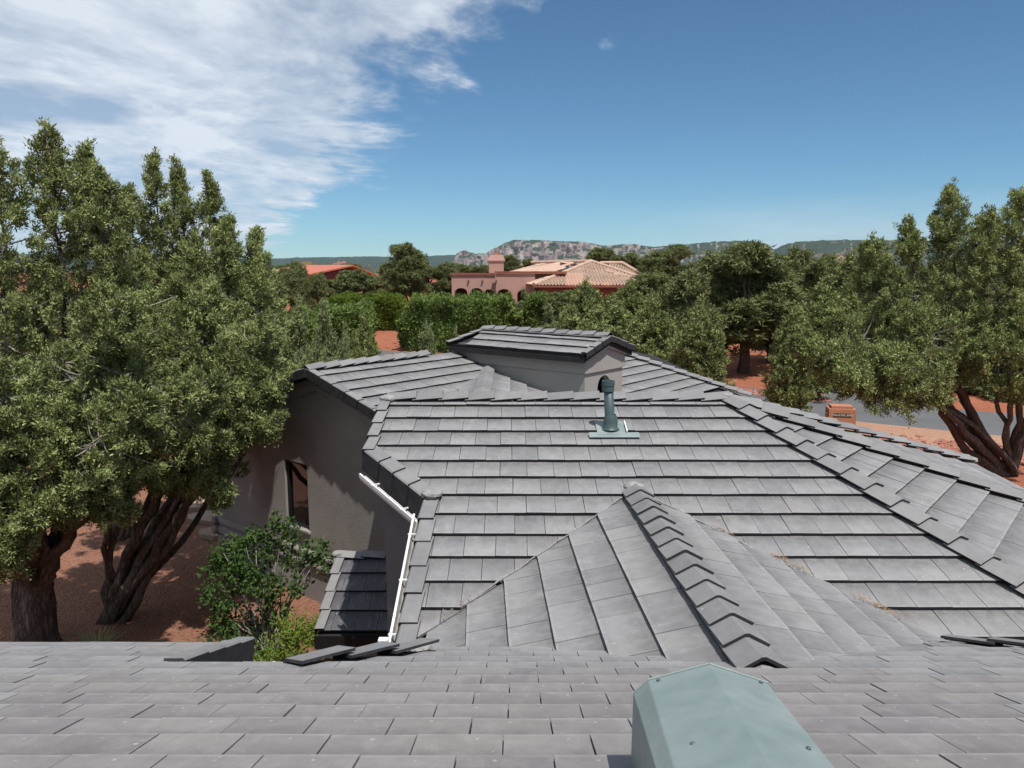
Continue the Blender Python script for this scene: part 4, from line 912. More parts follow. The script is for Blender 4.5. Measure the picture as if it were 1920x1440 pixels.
def grow(leaders, seed, dens=1.0, tuft=8, leaf_n=42, ln=0.052, wd=0.024, up=0.75, spread=0.046, shell=0.5, sl=0.50, full=False, jit=0.55):
    """leaders: (base, tip, radius, sprays); foliage hangs in sprays round each leader axis"""
    rng = np.random.default_rng(seed); fol = []; tw = []
    for (b, t, R_, ns) in leaders:
        b, t = np.array(b, float), np.array(t, float); ns = int(ns*dens); ax = t-b; Ln = np.linalg.norm(ax); ax = ax/Ln
        tt = rng.uniform(0.0, 1.0, ns)**0.85
        wob = np.stack([np.sin(tt*5+seed)*0.10*R_, np.cos(tt*4+seed*2)*0.10*R_, 0*tt], -1)
        A = b + ax*(tt*Ln)[:, None] + wob
        prof = R_*np.clip(np.sin(np.pi*np.clip(tt*0.86+0.14, 0, 1)), 0.0, 1)**0.75
        prof = prof*(1 + 0.22*np.sin(tt*17+seed*1.7) + rng.normal(0, 0.16, ns))
        rd = rng.normal(size=(ns, 3)); rd -= ax*(rd@ax)[:, None]; rd = unit(rd)
        rr_ = prof*(shell + (1.06-shell)*rng.uniform(0, 1, ns)**0.6)
        tip = A + rd*rr_[:, None]; tip[:, 2] += rng.normal(0, 0.05, ns)*R_
        d = unit(rd*rng.uniform(0.5, 1.1, (ns, 1)) + ax*0.35 + np.array([0, 0, up]) + rng.normal(0, 0.25, (ns, 3)))
        top = tt > 0.9; d[top] = unit(d[top] + ax*1.2)
        sls = sl*rng.uniform(0.6, 1.25, ns)*np.clip(0.55+0.5*R_, 0.6, 1.5)
        q = rng.uniform(-1, 0.12, (ns, tuft)); cen = tip[:, None] + d[:, None]*(q*sls[:, None])[..., None]
        cen = cen + rng.normal(0, 1, (ns, tuft, 3))*(spread*(0.55+0.75*(-q).clip(0, 1))[..., None])
        base = cen[:, :, None] + rng.normal(0, 0.034*(ln/0.052)**0.5, (ns, tuft, leaf_n, 3))
        ld = unit(d[:, None, None] + (base-cen[:, :, None])*9.0 + rng.normal(0, jit, base.shape))
        mid = (tip - d*(sls*0.45)[:, None])[:, None, None]; ou = unit(base-mid)*0.75 + rd[:, None, None]*0.45 + np.array([0, 0, 0.45])
        fol.append(leaves(base.reshape(-1, 3), ld.reshape(-1, 3), rng, ln, wd, out=ou.reshape(-1, 3)))
        st = A - ax*(0.35*rr_)[:, None]*rng.uniform(0.4, 1.6, (ns, 1)); end = tip + d*0.02
        md = (st+end)/2 + np.array([0, 0, -0.12])*R_ + rng.normal(0, 0.10, (ns, 3))*R_
        tw.append(thin_tubes(st, md, end, 0.007 + 0.016*rng.uniform(0, 1, ns)**2*min(1.3, R_), 0.003, rng))
    return np.concatenate(fol), np.concatenate(tw)
def dead_twigs(leaders, seed, n):
    rng = np.random.default_rng(seed+900); S_, M_, E_ = [], [], []
    for (b, t, R_, ns) in leaders:
        b, t = np.array(b, float), np.array(t, float); k = int(n*ns/90); tt = rng.uniform(-0.05, 0.6, k); A = b + (t-b)*tt[:, None]
        d = unit(rng.normal(size=(k, 3))*np.array([1, 1, 0.45])); L = R_*rng.uniform(0.6, 1.08, (k, 1))
        S_.append(A); M_.append(A + d*L*0.6 + np.array([0, 0, -0.18])*L + rng.normal(0, 0.12, (k, 3))*L); E_.append(A + d*L + np.array([0, 0, 0.10])*L*rng.normal(0, 1, (k, 1)))
    S_, M_, E_ = map(np.concatenate, (S_, M_, E_)); return thin_tubes(S_, M_, E_, 0.008 + 0.014*rng.uniform(0, 1, len(S_))**2, 0.003, rng)
def curve_pts(p0, p1, bend, n=8, wob=0.06, seed=0):
    rng = random.Random(seed); p0, p1, m = Vector(p0), Vector(p1), Vector(bend); out = []
    for k in range(n+1):
        t = k/n; q = p0*(1-t)**2 + m*(2*t*(1-t)) + p1*t*t
        if 0 < k < n: q += Vector((rng.uniform(-wob, wob), rng.uniform(-wob, wob), rng.uniform(-wob, wob)*0.4))
        out.append(q)
    return out
def trunk_mesh(limbs, name='trunk'):
    mb = MB()
    for i, (pts, r0, r1) in enumerate(limbs):
        n = len(pts)-1; rad = [r0*(1-(k/n)**0.8) + r1*(k/n)**0.8 for k in range(n+1)]
        mb.add(tube_vf(pts, rad, 14 if r0 > 0.08 else 7, 0.20 if r0 > 0.08 else 0.10, i*7+3))
    return pmesh(name, mb.v, mb.f)
def tree(name, loc, label, cat, group, leaders, limbs, leaf, seed, twig='twig', **kw):
    """leaders and limbs in coordinates relative to loc"""
    r = tag(empty(name, loc), label, cat, group)
    fol, tw = grow(leaders, seed, **kw); tw = np.concatenate([tw, dead_twigs(leaders, seed, 26)])
    link('trunk', trunk_mesh(limbs), MT['bark'], r, True)
    link('crown', tri_soup('crown', fol), LF[leaf], r); link('twigs', tri_soup('twigs', tw), MT[twig], r)
    return r
def rel(loc, leaders): l = np.array(loc); return [(np.array(b)-l, np.array(t)-l, R_, n) for b, t, R_, n in leaders]
def auto_limbs(leaders, fork=None, r0=0.17, seed=0):
    """fork: (point, radius) of a single bole that the limbs leave"""
    out = []; rng = random.Random(seed)
    if fork: out.append((curve_pts((0, 0, -0.2), Vector(fork[0]) + Vector((0, 0, 0.25)), (fork[0][0]*0.2, fork[0][1]*0.2, fork[0][2]*0.6), 7, 0.03, seed), fork[1]*1.25, fork[1]*0.8))
    for i, (b, t, R_, n) in enumerate(leaders):
        b, t = Vector(b), Vector(t); f0 = Vector((rng.uniform(-0.12, 0.12), rng.uniform(-0.12, 0.12), -0.15)) if not fork else Vector(fork[0]) + Vector((rng.uniform(-0.12, 0.12), rng.uniform(-0.12, 0.12), rng.uniform(-0.25, 0.05)))
        rr_ = r0*(0.75 + 0.5*rng.random())
        g_ = b - f0; p = curve_pts(f0, b, f0 + Vector((g_.x*rng.uniform(0.1, 0.75), g_.y*rng.uniform(0.1, 0.75), g_.z*rng.uniform(0.35, 0.6))), 11, 0.075, seed+i)
        q = curve_pts(b, b.lerp(t, 0.96), b.lerp(t, 0.5) + Vector((rng.uniform(-0.1, 0.1), rng.uniform(-0.1, 0.1), 0)), 7, 0.05, seed+i+50)
        out.append((p, rr_, rr_*0.48)); out.append((q, rr_*0.48, 0.012))
    return out
def near_tree(name, loc, label, group, L, leaf='juniper', seed=1, r0=0.17, fork=None, **kw):
    R_ = rel(loc, L); return tree(name, loc, label, 'tree', group, R_, auto_limbs(R_, fork, r0=r0, seed=seed), leaf, seed, **kw)
# --- the junipers at the left
near_tree('juniper_tree', (-7.9, 12.0, 0), 'tall many-stemmed juniper at the far left with thick shaggy trunk behind the near roof', 'old junipers beside the house', [
    ((-7.8, 11.7, 3.2), (-7.45, 11.5, 8.0), 0.72, 95), ((-7.2, 12.2, 3.2), (-7.02, 12.0, 8.4), 0.78, 120), ((-6.5, 12.5, 3.6), (-6.72, 12.5, 8.15), 0.66, 90),
    ((-6.3, 12.0, 3.6), (-6.25, 12.0, 7.75), 0.66, 95), ((-8.3, 11.6, 3.6), (-8.4, 11.2, 7.4), 0.95, 80),
    ((-7.9, 11.0, 3.0), (-6.85, 10.3, 5.0), 0.85, 95), ((-7.3, 11.2, 3.0), (-6.3, 10.6, 4.3), 0.72, 75), ((-7.0, 11.1, 2.7), (-5.95, 10.5, 3.25), 0.48, 42), ((-6.9, 11.8, 3.6), (-5.75, 11.4, 5.9), 0.85, 90), ((-6.3, 10.9, 3.5), (-5.0, 10.5, 4.5), 0.58, 60), ((-5.6, 11.6, 3.6), (-4.4, 11.4, 4.7), 0.55, 58), ((-6.4, 11.2, 2.6), (-5.5, 10.9, 2.75), 0.30, 20), ((-7.4, 10.8, 2.5), (-6.9, 10.2, 2.3), 0.36, 28), ((-7.7, 10.9, 2.7), (-6.5, 10.2, 2.85), 0.52, 46), ((-8.0, 10.7, 2.4), (-7.2, 10.1, 2.3), 0.45, 36), ((-6.9, 11.6, 2.9), (-5.7, 11.2, 3.0), 0.45, 38)], seed=11, r0=0.12, fork=((0.05, 0.05, 1.15), 0.27))
near_tree('juniper_tree', (-9.2, 17.2, 0), 'juniper behind the leftmost one, its spired tops highest in the middle of the left group', 'old junipers beside the house', [
    ((-8.1, 16.4, 3.2), (-7.75, 16, 8.0), 0.8, 90), ((-7.6, 16.8, 3.2), (-7.35, 16.4, 8.8), 0.78, 110), ((-6.9, 16.3, 3.3), (-6.75, 16.1, 8.3), 0.72, 95),
    ((-6.2, 16.2, 3.4), (-6.08, 16.0, 8.2), 0.55, 80), ((-8.6, 16, 2.8), (-7.9, 15.2, 5.6), 1.0, 85), ((-7.4, 15.8, 2.8), (-6.6, 14.6, 5.2), 1.0, 100)], seed=12, r0=0.10, fork=((0.25, -0.1, 1.9), 0.24))
near_tree('juniper_tree', (-7.2, 12.9, 0), 'juniper whose right branches reach over in front of the shaded gable wall', 'old junipers beside the house', [
    ((-5.6, 15.0, 3.2), (-5.36, 14.9, 7.15), 0.75, 95), ((-5.1, 15.4, 3.2), (-5.02, 15.4, 6.95), 0.6, 75), ((-4.95, 15.2, 3.2), (-4.72, 15.2, 6.45), 0.6, 70),
    ((-5.9, 14.4, 3.3), (-5.75, 14.3, 6.9), 0.8, 85), ((-5.6, 13.8, 3.3), (-4.15, 13.6, 5.2), 0.85, 90), ((-5.6, 13.2, 3.2), (-3.85, 12.5, 4.15), 0.62, 72),
    ((-5.8, 12.9, 3.0), (-4.55, 12.2, 3.4), 0.50, 50), ((-6.6, 12.9, 3.3), (-5.75, 12.1, 4.5), 0.78, 75), ((-5.7, 13.6, 3.7), (-5.05, 13.3, 6.0), 0.85, 85), ((-5.4, 12.6, 2.7), (-4.6, 12.2, 2.5), 0.30, 22), ((-6.3, 13.2, 2.8), (-5.6, 12.9, 2.5), 0.34, 26), ((-6.9, 12.7, 2.9), (-5.5, 12.1, 2.95), 0.48, 42), ((-6.2, 14.2, 3.0), (-5.3, 13.7, 3.2), 0.5, 40), ((-5.0, 12.9, 3.8), (-3.62, 12.55, 4.4), 0.48, 52), ((-4.9, 13.2, 4.2), (-3.95, 12.9, 5.35), 0.52, 52), ((-4.8, 12.8, 3.5), (-3.75, 12.35, 3.75), 0.36, 30)], seed=13, r0=0.095)
# --- the juniper at the right, leaning over the verge
near_tree('juniper_tree', (15.2, 22.8, 0), 'big leaning juniper at the right edge, its stems fanning over the gravel verge', 'old junipers beside the house', [
    ((13.3, 22.6, 3.0), (12.85, 23, 8.65), 0.95, 130), ((12.2, 22.8, 3.2), (11.62, 23, 7.65), 0.72, 95), ((11.7, 23.5, 3.2), (11.05, 24, 7.2), 0.85, 95),
    ((13.7, 22, 3.4), (13.35, 22, 7.9), 0.8, 100), ((14.7, 22, 3.2), (14.25, 22, 8.5), 1.0, 130), ((15.6, 22, 3), (15.6, 22, 8.2), 1.2, 90),
    ((11.2, 21.5, 3.0), (7.35, 20, 4.3), 0.78, 120), ((11.2, 21, 3.0), (8.3, 19.3, 3.6), 0.62, 90), ((11.8, 21, 3.1), (9.5, 19.8, 3.9), 0.72, 100), ((12.6, 22, 3.2), (11.0, 21.5, 5.2), 1.1, 125),
    ((12.1, 22.8, 3.2), (9.0, 23, 5.0), 0.9, 105), ((14.2, 21.5, 3.3), (12.6, 20.8, 4.2), 0.78, 90), ((15.2, 21.8, 3.2), (14.0, 21, 5.0), 1.15, 125)], seed=14, r0=0.12, ln=0.075, wd=0.036, leaf_n=26, tuft=9, sl=0.5, spread=0.085)

# --- prototypes for trees further off, one metre tall units are scaled to size
def crown_leaders(kind, seed, h=6.0):
    rng = random.Random(seed); L = []
    if kind == 'juniper':                                  # upswept, several spires
        for k in range(8):
            a = k*2.4 + rng.uniform(-0.4, 0.4); r = rng.uniform(0.25, 1.25) if k else 0
            b = (r*0.7*math.cos(a), r*0.7*math.sin(a), 0.5 + rng.uniform(0, 0.5)); t = (r*1.15*math.cos(a), r*1.15*math.sin(a), h*(1.0 - 0.22*r - rng.uniform(0, 0.08)))
            L.append((b, t, rng.uniform(0.7, 0.95), 60))
    elif kind == 'cone':                                   # dense rounded cone, foliage to the ground
        for k in range(9):
            a = k*2.4; r = 0 if k == 0 else rng.uniform(0.5, 1.35)
            L.append(((r*math.cos(a), r*math.sin(a), 0.15), (r*0.75*math.cos(a), r*0.75*math.sin(a), h*(1.0-0.36*r)+rng.uniform(-0.2, 0.1)), 0.85, 70))
    else:                                                  # pinyon: round head of billowing masses on a clear trunk
        for k in range(15):
            a = k*2.4 + rng.uniform(-0.3, 0.3); lv = rng.uniform(0.30, 0.92) if k else 0.9; r = math.sqrt(max(0.04, 1-((lv-0.52)/0.48)**2))*rng.uniform(0.85, 1.35)
            c = (r*math.cos(a), r*math.sin(a), h*lv)
            L.append(((c[0]*0.45, c[1]*0.45, c[2]-0.75), (c[0]*1.12, c[1]*1.12, c[2]+0.45), rng.uniform(0.62, 0.95), 42))
    return L
def proto(kind, leaf, seed, **kw):
    L = [(np.array(b), np.array(t), R_, n) for b, t, R_, n in crown_leaders(kind, seed)]
    fol, tw = grow(L, seed, **kw)
    if kind == 'pinyon':
        limbs = [(curve_pts((0, 0, -0.3), (0.1, 0, 2.2), (0.1, 0.1, 1.0), 6, 0.05, seed), 0.17, 0.12)] + [(curve_pts((0.1, 0, 1.8), t, (t[0]*0.3, t[1]*0.3, t[2]*0.7), 6, 0.05, seed+i), 0.075, 0.012) for i, (b, t, R_, n) in enumerate(L)]
    else: limbs = auto_limbs(L, r0=0.09, seed=seed)
    tm, cm, wm = trunk_mesh(limbs), tri_soup('crown', fol), tri_soup('twigs', tw)
    tm.materials.append(MT['bark']); cm.materials.append(LF[leaf]); wm.materials.append(MT['twigdk' if leaf == 'pinyon' else 'twig'])
    tm.polygons.foreach_set('use_smooth', [True]*len(tm.polygons))
    return tm, cm, wm
MID = dict(tuft=6, leaf_n=15, ln=0.15, wd=0.075, sl=0.42, spread=0.10)
PR = {'juniper': [proto('juniper', 'juniper', 41, **MID), proto('juniper', 'juniper', 42, **MID)],
      'cone': [proto('cone', 'shrub', 43, tuft=6, leaf_n=16, ln=0.12, wd=0.06, sl=0.38, spread=0.09, up=0.7), proto('cone', 'shrub', 44, tuft=6, leaf_n=16, ln=0.12, wd=0.06, sl=0.38, spread=0.09, up=0.7)],
      'pinyon': [proto('pinyon', 'pinyon', 45, tuft=7, leaf_n=15, ln=0.16, wd=0.055, up=0.3, jit=0.85, spread=0.11, sl=0.55, shell=0.5), proto('pinyon', 'pinyon', 46, tuft=7, leaf_n=15, ln=0.16, wd=0.055, up=0.3, jit=0.85, spread=0.11, sl=0.55, shell=0.5), proto('pinyon', 'pinyon', 47, tuft=7, leaf_n=15, ln=0.16, wd=0.055, up=0.3, jit=0.85, spread=0.11, sl=0.55, shell=0.5)]}
KIND_NAME = {'juniper': ('juniper_tree', 'tree'), 'cone': ('juniper_shrub', 'shrub'), 'pinyon': ('pinyon_pine', 'tree')}
def plant(kind, x, y, height, width, label, group, rz=None, var=None, rng=random.Random(77)):
    """width is the crown's full width; crowns of the prototypes are 6 m tall and about 3.6 m wide"""
    nm, cat = KIND_NAME[kind]; r = tag(empty(nm, (x, y, gh(x, y)-0.05)), label, cat, group)
    r.rotation_euler = (0, 0, rng.uniform(0, 6.28) if rz is None else rz); sz = height/6.15; sx = width/4.0; r.scale = (sx, sx, sz)
    me = PR[kind][rng.randrange(len(PR[kind])) if var is None else var]
    for n, m in zip(('trunk', 'crown', 'twigs'), me): link(n, m, None, r)
    return r
PLANTS = [
    ('pinyon', -10.6, 76, 6.7, 6.2, 'spreading pinyon with sky showing through its crown, behind the low hedge'),
    ('pinyon', -6.8, 78, 4.8, 4.0, 'dark pinyon close against the left end of the pink house'),
    ('pinyon', -13.2, 66, 4.7, 5.2, 'broad low pinyon in front of the red-roofed house'),
    ('pinyon', -16.9, 60, 5.6, 3.3, 'pinyon beside the chimney of the red-roofed house'),
    ('pinyon', -14.7, 58, 4.9, 2.5, 'smaller pinyon at the left foot of the red metal roof'),
    ('cone', 1.0, 64, 3.3, 2.7, 'round juniper at the corner where the arches meet the tile roof'),
    ('juniper', 4.2, 44, 5.3, 3.0, 'thin open juniper standing before the middle of the tile-roofed wing'),
    ('juniper', 7.0, 46, 5.1, 3.2, 'open juniper right of the thin one before the tile-roofed wing'),
    ('cone', 2.2, 46, 3.8, 3.0, 'clipped rounded juniper right of the hedge gap'),
    ('juniper', 4.0, 36, 4.5, 2.7, 'loose juniper just behind the roof lantern'),
    ('pinyon', 8.5, 37, 6.3, 3.8, 'dark pinyon right of the tile-roofed house'),
    ('pinyon', 16.5, 82, 6.4, 6.4, 'pinyon whose head stands against the pale cliffs'),
    ('pinyon', 13.0, 43, 7.4, 6.2, 'large dark pinyon with bare trunk over red ground'),
    ('pinyon', 19.1, 50, 7.0, 4.4, 'darkest upright pinyon left of the red butte'),
    ('pinyon', 16.3, 62, 6.3, 4.7, 'pinyon filling the gap behind the two large dark ones'),
    ('juniper', 6.0, 33, 5.3, 2.7, 'juniper behind the right corner of the lantern roof'),
    ('juniper', 7.1, 29, 5.1, 2.2, 'yellowish juniper rising behind the rear hip'),
    ('juniper', 11.4, 31, 5.0, 1.9, 'juniper between the large pinyon and the leaning tree'),
    ('juniper', 16.6, 38, 7.1, 3.4, 'juniper with pointed tops below the right mesa'),
    ('juniper', 20.3, 42, 6.9, 3.4, 'juniper close behind the leaning tree'),
    ('cone', -3.2, 29, 4.5, 2.5, 'broad juniper shrub just behind the rear ridge'),
    ('cone', -2.2, 30, 4.3, 1.2, 'small juniper shrub next to the broad one behind the rear ridge'),
    ('cone', -6.9, 25, 5.7, 2.1, 'tall bluish juniper shrub behind the left gable'),
    ('cone', -5.8, 24, 5.5, 2.2, 'full bluish juniper shrub right behind the rear ridge end'),
    ('cone', -4.8, 22, 4.9, 1.3, 'lower bluish juniper shrub at the right of the pair behind the ridge'),
    ('juniper', -6.4, 33, 4.6, 1.7, 'dark green juniper beside the red path'),
    ('pinyon', 12.1, 105, 5.5, 4.5, 'pinyon peeping over the tile ridge against the cliffs'),
    ('pinyon', -0.4, 112, 4.2, 4.2, 'pinyon behind the pink chimney'),
    ('pinyon', 2.5, 120, 3.4, 2.6, 'slender pinyon over the pink parapet'),
    ('pinyon', -21.1, 70, 4.5, 3.4, 'pinyon half hidden at the edge of the left junipers'),
    ('juniper', -22.0, 34, 5.9, 4.0, 'juniper glimpsed through the leftmost stems'),
    ('juniper', -19.3, 36, 5.8, 4.2, 'juniper in the gap between the left trunks'),
    ('juniper', -14.3, 33, 5.9, 3.9, 'juniper behind the middle of the left group'),
    ('pinyon', -14.0, 40, 5.8, 4.1, 'pinyon behind the right side of the left group'),
    ('pinyon', 26.3, 48, 6.3, 5.6, 'pinyon behind the crown of the leaning juniper'),
    ('pinyon', -18.1, 78, 3.0, 3.8, 'low pinyon under the gable of the red-roofed house'),
    ('pinyon', -15.0, 84, 3.1, 3.5, 'pinyon at the left foot of the spreading one'),
    ('juniper', -16.7, 28, 6.9, 3.8, 'broad juniper just behind the leftmost tree'),
    ('juniper', -13.1, 27, 6.9, 3.7, 'broad juniper just behind the spired middle tree'),
    ('juniper', -10.0, 26, 6.7, 2.8, 'broad juniper behind the tree beside the gable'),
    ('pinyon', -9.7, 90, 3.7, 4.3, 'pinyon between the spreading one and the pink house'),
    ('pinyon', 3.6, 50, 4.2, 4.1, 'rounded pinyon below the eave of the tile-roofed wing'),
    ('juniper', 5.2, 40, 4.8, 3.3, 'full juniper left of the lantern front'),
    ('pinyon', 10.2, 56, 5.0, 4.6, 'pinyon at the right end of the tile-roofed house'),
    ('juniper', 7.9, 38, 5.1, 3.1, 'green juniper in front of the dark pinyon right of the house'),
    ('pinyon', 15.5, 46, 5.8, 4.1, 'pinyon wedged between the large dark pinyon and the darkest one'),
    ('juniper', 14.4, 36, 5.8, 3.0, 'green juniper under the darkest upright pinyon'),
    ('pinyon', 25.1, 60, 5.4, 4.5, 'pinyon below the red butte'),
    ('pinyon', 30.8, 66, 4.7, 5.4, 'pinyon farther back behind the pointed juniper'),
    ('pinyon', -4.3, 105, 3.1, 4.3, 'pinyon just left of the pink chimney'),
    ('pinyon', 14.7, 100, 5.0, 4.8, 'pinyon behind the right slope of the tile roof'),
    ('cone', 21.8, 40, 0.8, 3.6, 'low rounded juniper across the road below the leaning tree'),
    ('cone', 23.1, 38, 1.2, 3.7, 'rounded juniper across the road beside the right trunks'),
    ('cone', 23.9, 36, 1.8, 3.3, 'rounded juniper across the road at the right edge'),
    ('pinyon', 32.7, 52, 6.5, 6.1, 'pinyon at the right edge beyond the road'),
]
for k_, x_, y_, h_, w_, l_ in PLANTS: plant(k_, x_, y_, h_, w_*(1.35 if k_ == 'juniper' and 2 < x_ < 22 else 1.18 if k_ == 'pinyon' and 6 < x_ < 22 else 1.0), l_, {'juniper': 'junipers in the middle distance', 'cone': 'rounded juniper shrubs', 'pinyon': 'pinyon pines in the middle distance'}[k_])
rb = random.Random(9)
for i in range(46):                                        # the belt of trees that closes the view
    a = -40 + 80*i/45 + rb.uniform(-1, 1); d = rb.uniform(125, 210); x_, y_ = d*math.tan(math.radians(a))*0.9, d
    plant('pinyon', x_, y_, rb.uniform(2.3, 3.3), rb.uniform(4.5, 7.0), 'distant rounded tree in the dark belt below the mesas', 'distant tree belt')
tag(bpy.data.objects['ground'], kind='structure')
# --- clipped hedges
def hedge(name, label, x0, x1, y0, y1, h, leaf, seed, n, lumps=0.25, ln=0.19, wd=0.10):
    z0 = gh((x0+x1)/2, (y0+y1)/2); loc = ((x0+x1)/2, (y0+y1)/2, z0); rng = np.random.default_rng(seed)
    r = tag(empty(name, loc), label, 'hedge', 'clipped hedges before the pink house')
    w, d = (x1-x0)/2, (y1-y0)/2
    u = rng.uniform(-1, 1, (n, 3)); face = rng.choice(4, n, p=[0.30, 0.50, 0.10, 0.10])
    P_ = np.empty((n, 3)); P_[:, 0] = u[:, 0]*w; P_[:, 1] = u[:, 1]*d; P_[:, 2] = (u[:, 2]*0.5+0.5)*h; N_ = np.zeros((n, 3))
    m = face == 0; P_[m, 2] = h; N_[m, 2] = 1
    m = face == 1; P_[m, 1] = -d; N_[m, 1] = -1
    m = face == 2; P_[m, 0] = w; N_[m, 0] = 1
    m = face == 3; P_[m, 0] = -w; N_[m, 0] = -1
    s_ = lambda f1, f2, ph: np.sin(P_[:, 0]*f1+ph)*np.sin(P_[:, 1]*f2+P_[:, 2]*1.7+ph*2)
    P_ += N_*(lumps*(s_(1.3, 1.9, 0.3) + 0.6*s_(3.1, 2.7, 1.1)))[:, None]
    edge = np.clip((np.abs(P_[:, 0])/w-0.85)/0.15, 0, 1); P_[:, 2] -= edge**2*0.25*h*(P_[:, 2]/h)
    P_ -= N_*(rng.uniform(0, 1, n)**2*0.35)[:, None]
    k = 16; base = P_[:, None] + rng.normal(0, 0.07, (n, k, 3)); ld = unit(N_[:, None]*0.8 + np.array([0, 0, 0.5]) + rng.normal(0, 0.75, (n, k, 3)))
    link('crown', tri_soup('crown', leaves(base.reshape(-1, 3), ld.reshape(-1, 3), rng, ln, wd)), LF[leaf], r)
    nst = max(4, int((x1-x0)/0.7)); mb = MB()
    for i in range(nst):
        x = -w + 2*w*(i+0.5)/nst + rng.uniform(-0.2, 0.2); mb.add(tube_vf(curve_pts((x, 0, -0.2), (x+rng.uniform(-0.3, 0.3), rng.uniform(-0.3, 0.3), h*0.9), (x, 0, h*0.5), 4, 0.05, i), [0.06, 0.05, 0.04, 0.03, 0.02], 6))
    link('stems', pmesh('stems', mb.v, mb.f), MT['bark'], r)
    return r
hedge('hedge', 'wide flat-topped clipped hedge in front of the pink arches', -7.0, 0.15, 50.3, 53.2, 3.15, 'hedge', 51, 5200, 0.38)
hedge('hedge', 'low lime-topped hedge left of the red path', -14.6, -8.6, 60.5, 63.5, 2.45, 'lime', 52, 3400)
hedge('hedge', 'dark green rounded hedge nearer the path, below the lime one', -12.2, -8.9, 47.0, 50.0, 2.9, 'hedge', 53, 3200, 0.35)
hedge('hedge', 'clipped hedge right of the gap beside the wide hedge', 0.9, 5.4, 52.0, 54.5, 3.2, 'hedge', 54, 3400)
hedge('hedge', 'far lime hedge at the top of the red path', -9.2, -6.9, 70.0, 72.0, 1.7, 'lime', 55, 1000)
hedge('hedge', 'dark hedge at the left beneath the red-roofed house', -15.5, -10.6, 41.0, 44.0, 3.1, 'hedge', 56, 3200, 0.35)
# --- leafy bushes
def bush(name, label, loc, clumps, leaf, seed, n_leaf, ln, wd, stems=6, cat='shrub', group=None, flat=0.8):
    rng = np.random.default_rng(seed); r = tag(empty(name, loc), label, cat, group); T_ = []; mb = MB()
    for ci, (cx, cy, cz, cr) in enumerate(clumps):
        nt = int(n_leaf*cr**2); k = 7
        d = unit(rng.normal(size=(nt, 3))); c = np.array([cx, cy, cz]) + d*(cr*rng.uniform(0.35, 1.05, (nt, 1))**0.6)*np.array([1, 1, flat])
        base = c[:, None] + rng.normal(0, ln*0.55, (nt, k, 3)); ld = unit(d[:, None]*0.5 + np.array([0, 0, -0.15]) + rng.normal(0, 0.8, (nt, k, 3)))
        b = base.reshape(-1, 3); ld = ld.reshape(-1, 3); L = ln*rng.uniform(0.6, 1.2, (len(b), 1))
        nrm = unit(np.array([0, 0, 1.0]) + rng.normal(0, 0.55, b.shape)); s_ = unit(np.cross(ld, nrm))*wd*0.5*rng.uniform(0.8, 1.2, (len(b), 1)); m = b + ld*L*0.45
        T_ += [np.stack([b, m - s_, b + ld*L], 1), np.stack([b, b + ld*L, m + s_], 1)]
        for q in range(max(1, int(stems*cr))):
            e = Vector((cx, cy, cz)) + Vector(rng.normal(0, cr*0.4, 3)); mb.add(tube_vf(curve_pts((rng.uniform(-0.15, 0.15), rng.uniform(-0.15, 0.15), -0.1), e, (e.x*0.4, e.y*0.4, e.z*0.7), 6, 0.04, seed+q+ci*9), [0.016, 0.014, 0.012, 0.010, 0.008, 0.006, 0.004], 5))
    link('crown', tri_soup('crown', np.concatenate(T_)), LF[leaf], r); link('stems', pmesh('stems', mb.v, mb.f), MT['twig'], r)
    return r
bush('leafy_shrub', 'dark green leafy shrub in front of the gable wall below the window', (-3.95, 11.6, 0), [(-0.55, 0.3, 1.6, 0.36), (-0.15, 0.1, 1.75, 0.38), (0.25, 0.2, 2.0, 0.28), (0.1, -0.2, 1.3, 0.32), (-0.65, -0.1, 1.15, 0.28), (-0.3, -0.1, 1.4, 0.26), (0.45, 0.1, 1.6, 0.2), (0.75, 0.15, 1.75, 0.26), (0.98, 0.05, 1.6, 0.20), (0.3, 0.0, 2.25, 0.16), (-0.85, 0.3, 1.35, 0.24), (-0.5, -0.1, 0.75, 0.26), (0.2, -0.1, 0.8, 0.24), (-0.15, 0.1, 0.45, 0.26), (-0.75, 0.1, 0.55, 0.2), (0.55, 0.05, 1.2, 0.18)], 'broad', 61, 620, 0.085, 0.05, 12)
bush('leafy_shrub', 'yellow-green feathery shrub beside the small entry roof', (-3.05, 10.4, 0), [(0.1, 0, 0.75, 0.45), (-0.35, 0.1, 0.5, 0.42), (0.35, 0.1, 1.05, 0.28), (-0.1, 0.2, 1.0, 0.28), (-0.7, 0.0, 0.25, 0.35)], 'lime', 62, 800, 0.085, 0.026, 8)
bush('leafy_shrub', 'low leafy shrub at the foot of the dark one under the near eave', (-4.2, 10.9, 0), [(0.0, 0, 0.45, 0.36), (0.4, 0, 0.3, 0.32), (-0.5, 0.2, 0.35, 0.25)], 'broad', 63, 700, 0.07, 0.045, 6)
for i, (x_, y_, r_, lb) in enumerate([(-4.75, 72.6, 0.75, 'bright green shrub in the leftmost arch of the pink house'), (-3.4, 72.6, 0.8, 'bright green shrub under the second arch of the pink house'), (-1.75, 72.2, 0.95, 'bright green shrub between the second arch and the large arch')]):
    bush('garden_shrub', lb, (x_, y_, 2.0), [(0, 0, 1.15, r_*1.05), (0.25, 0, 0.6, r_*1.1), (-0.25, -0.1, 0.5, r_*1.1)], 'broad', 70+i, 420, 0.20, 0.13, 2, group='shrubs at the pink house')
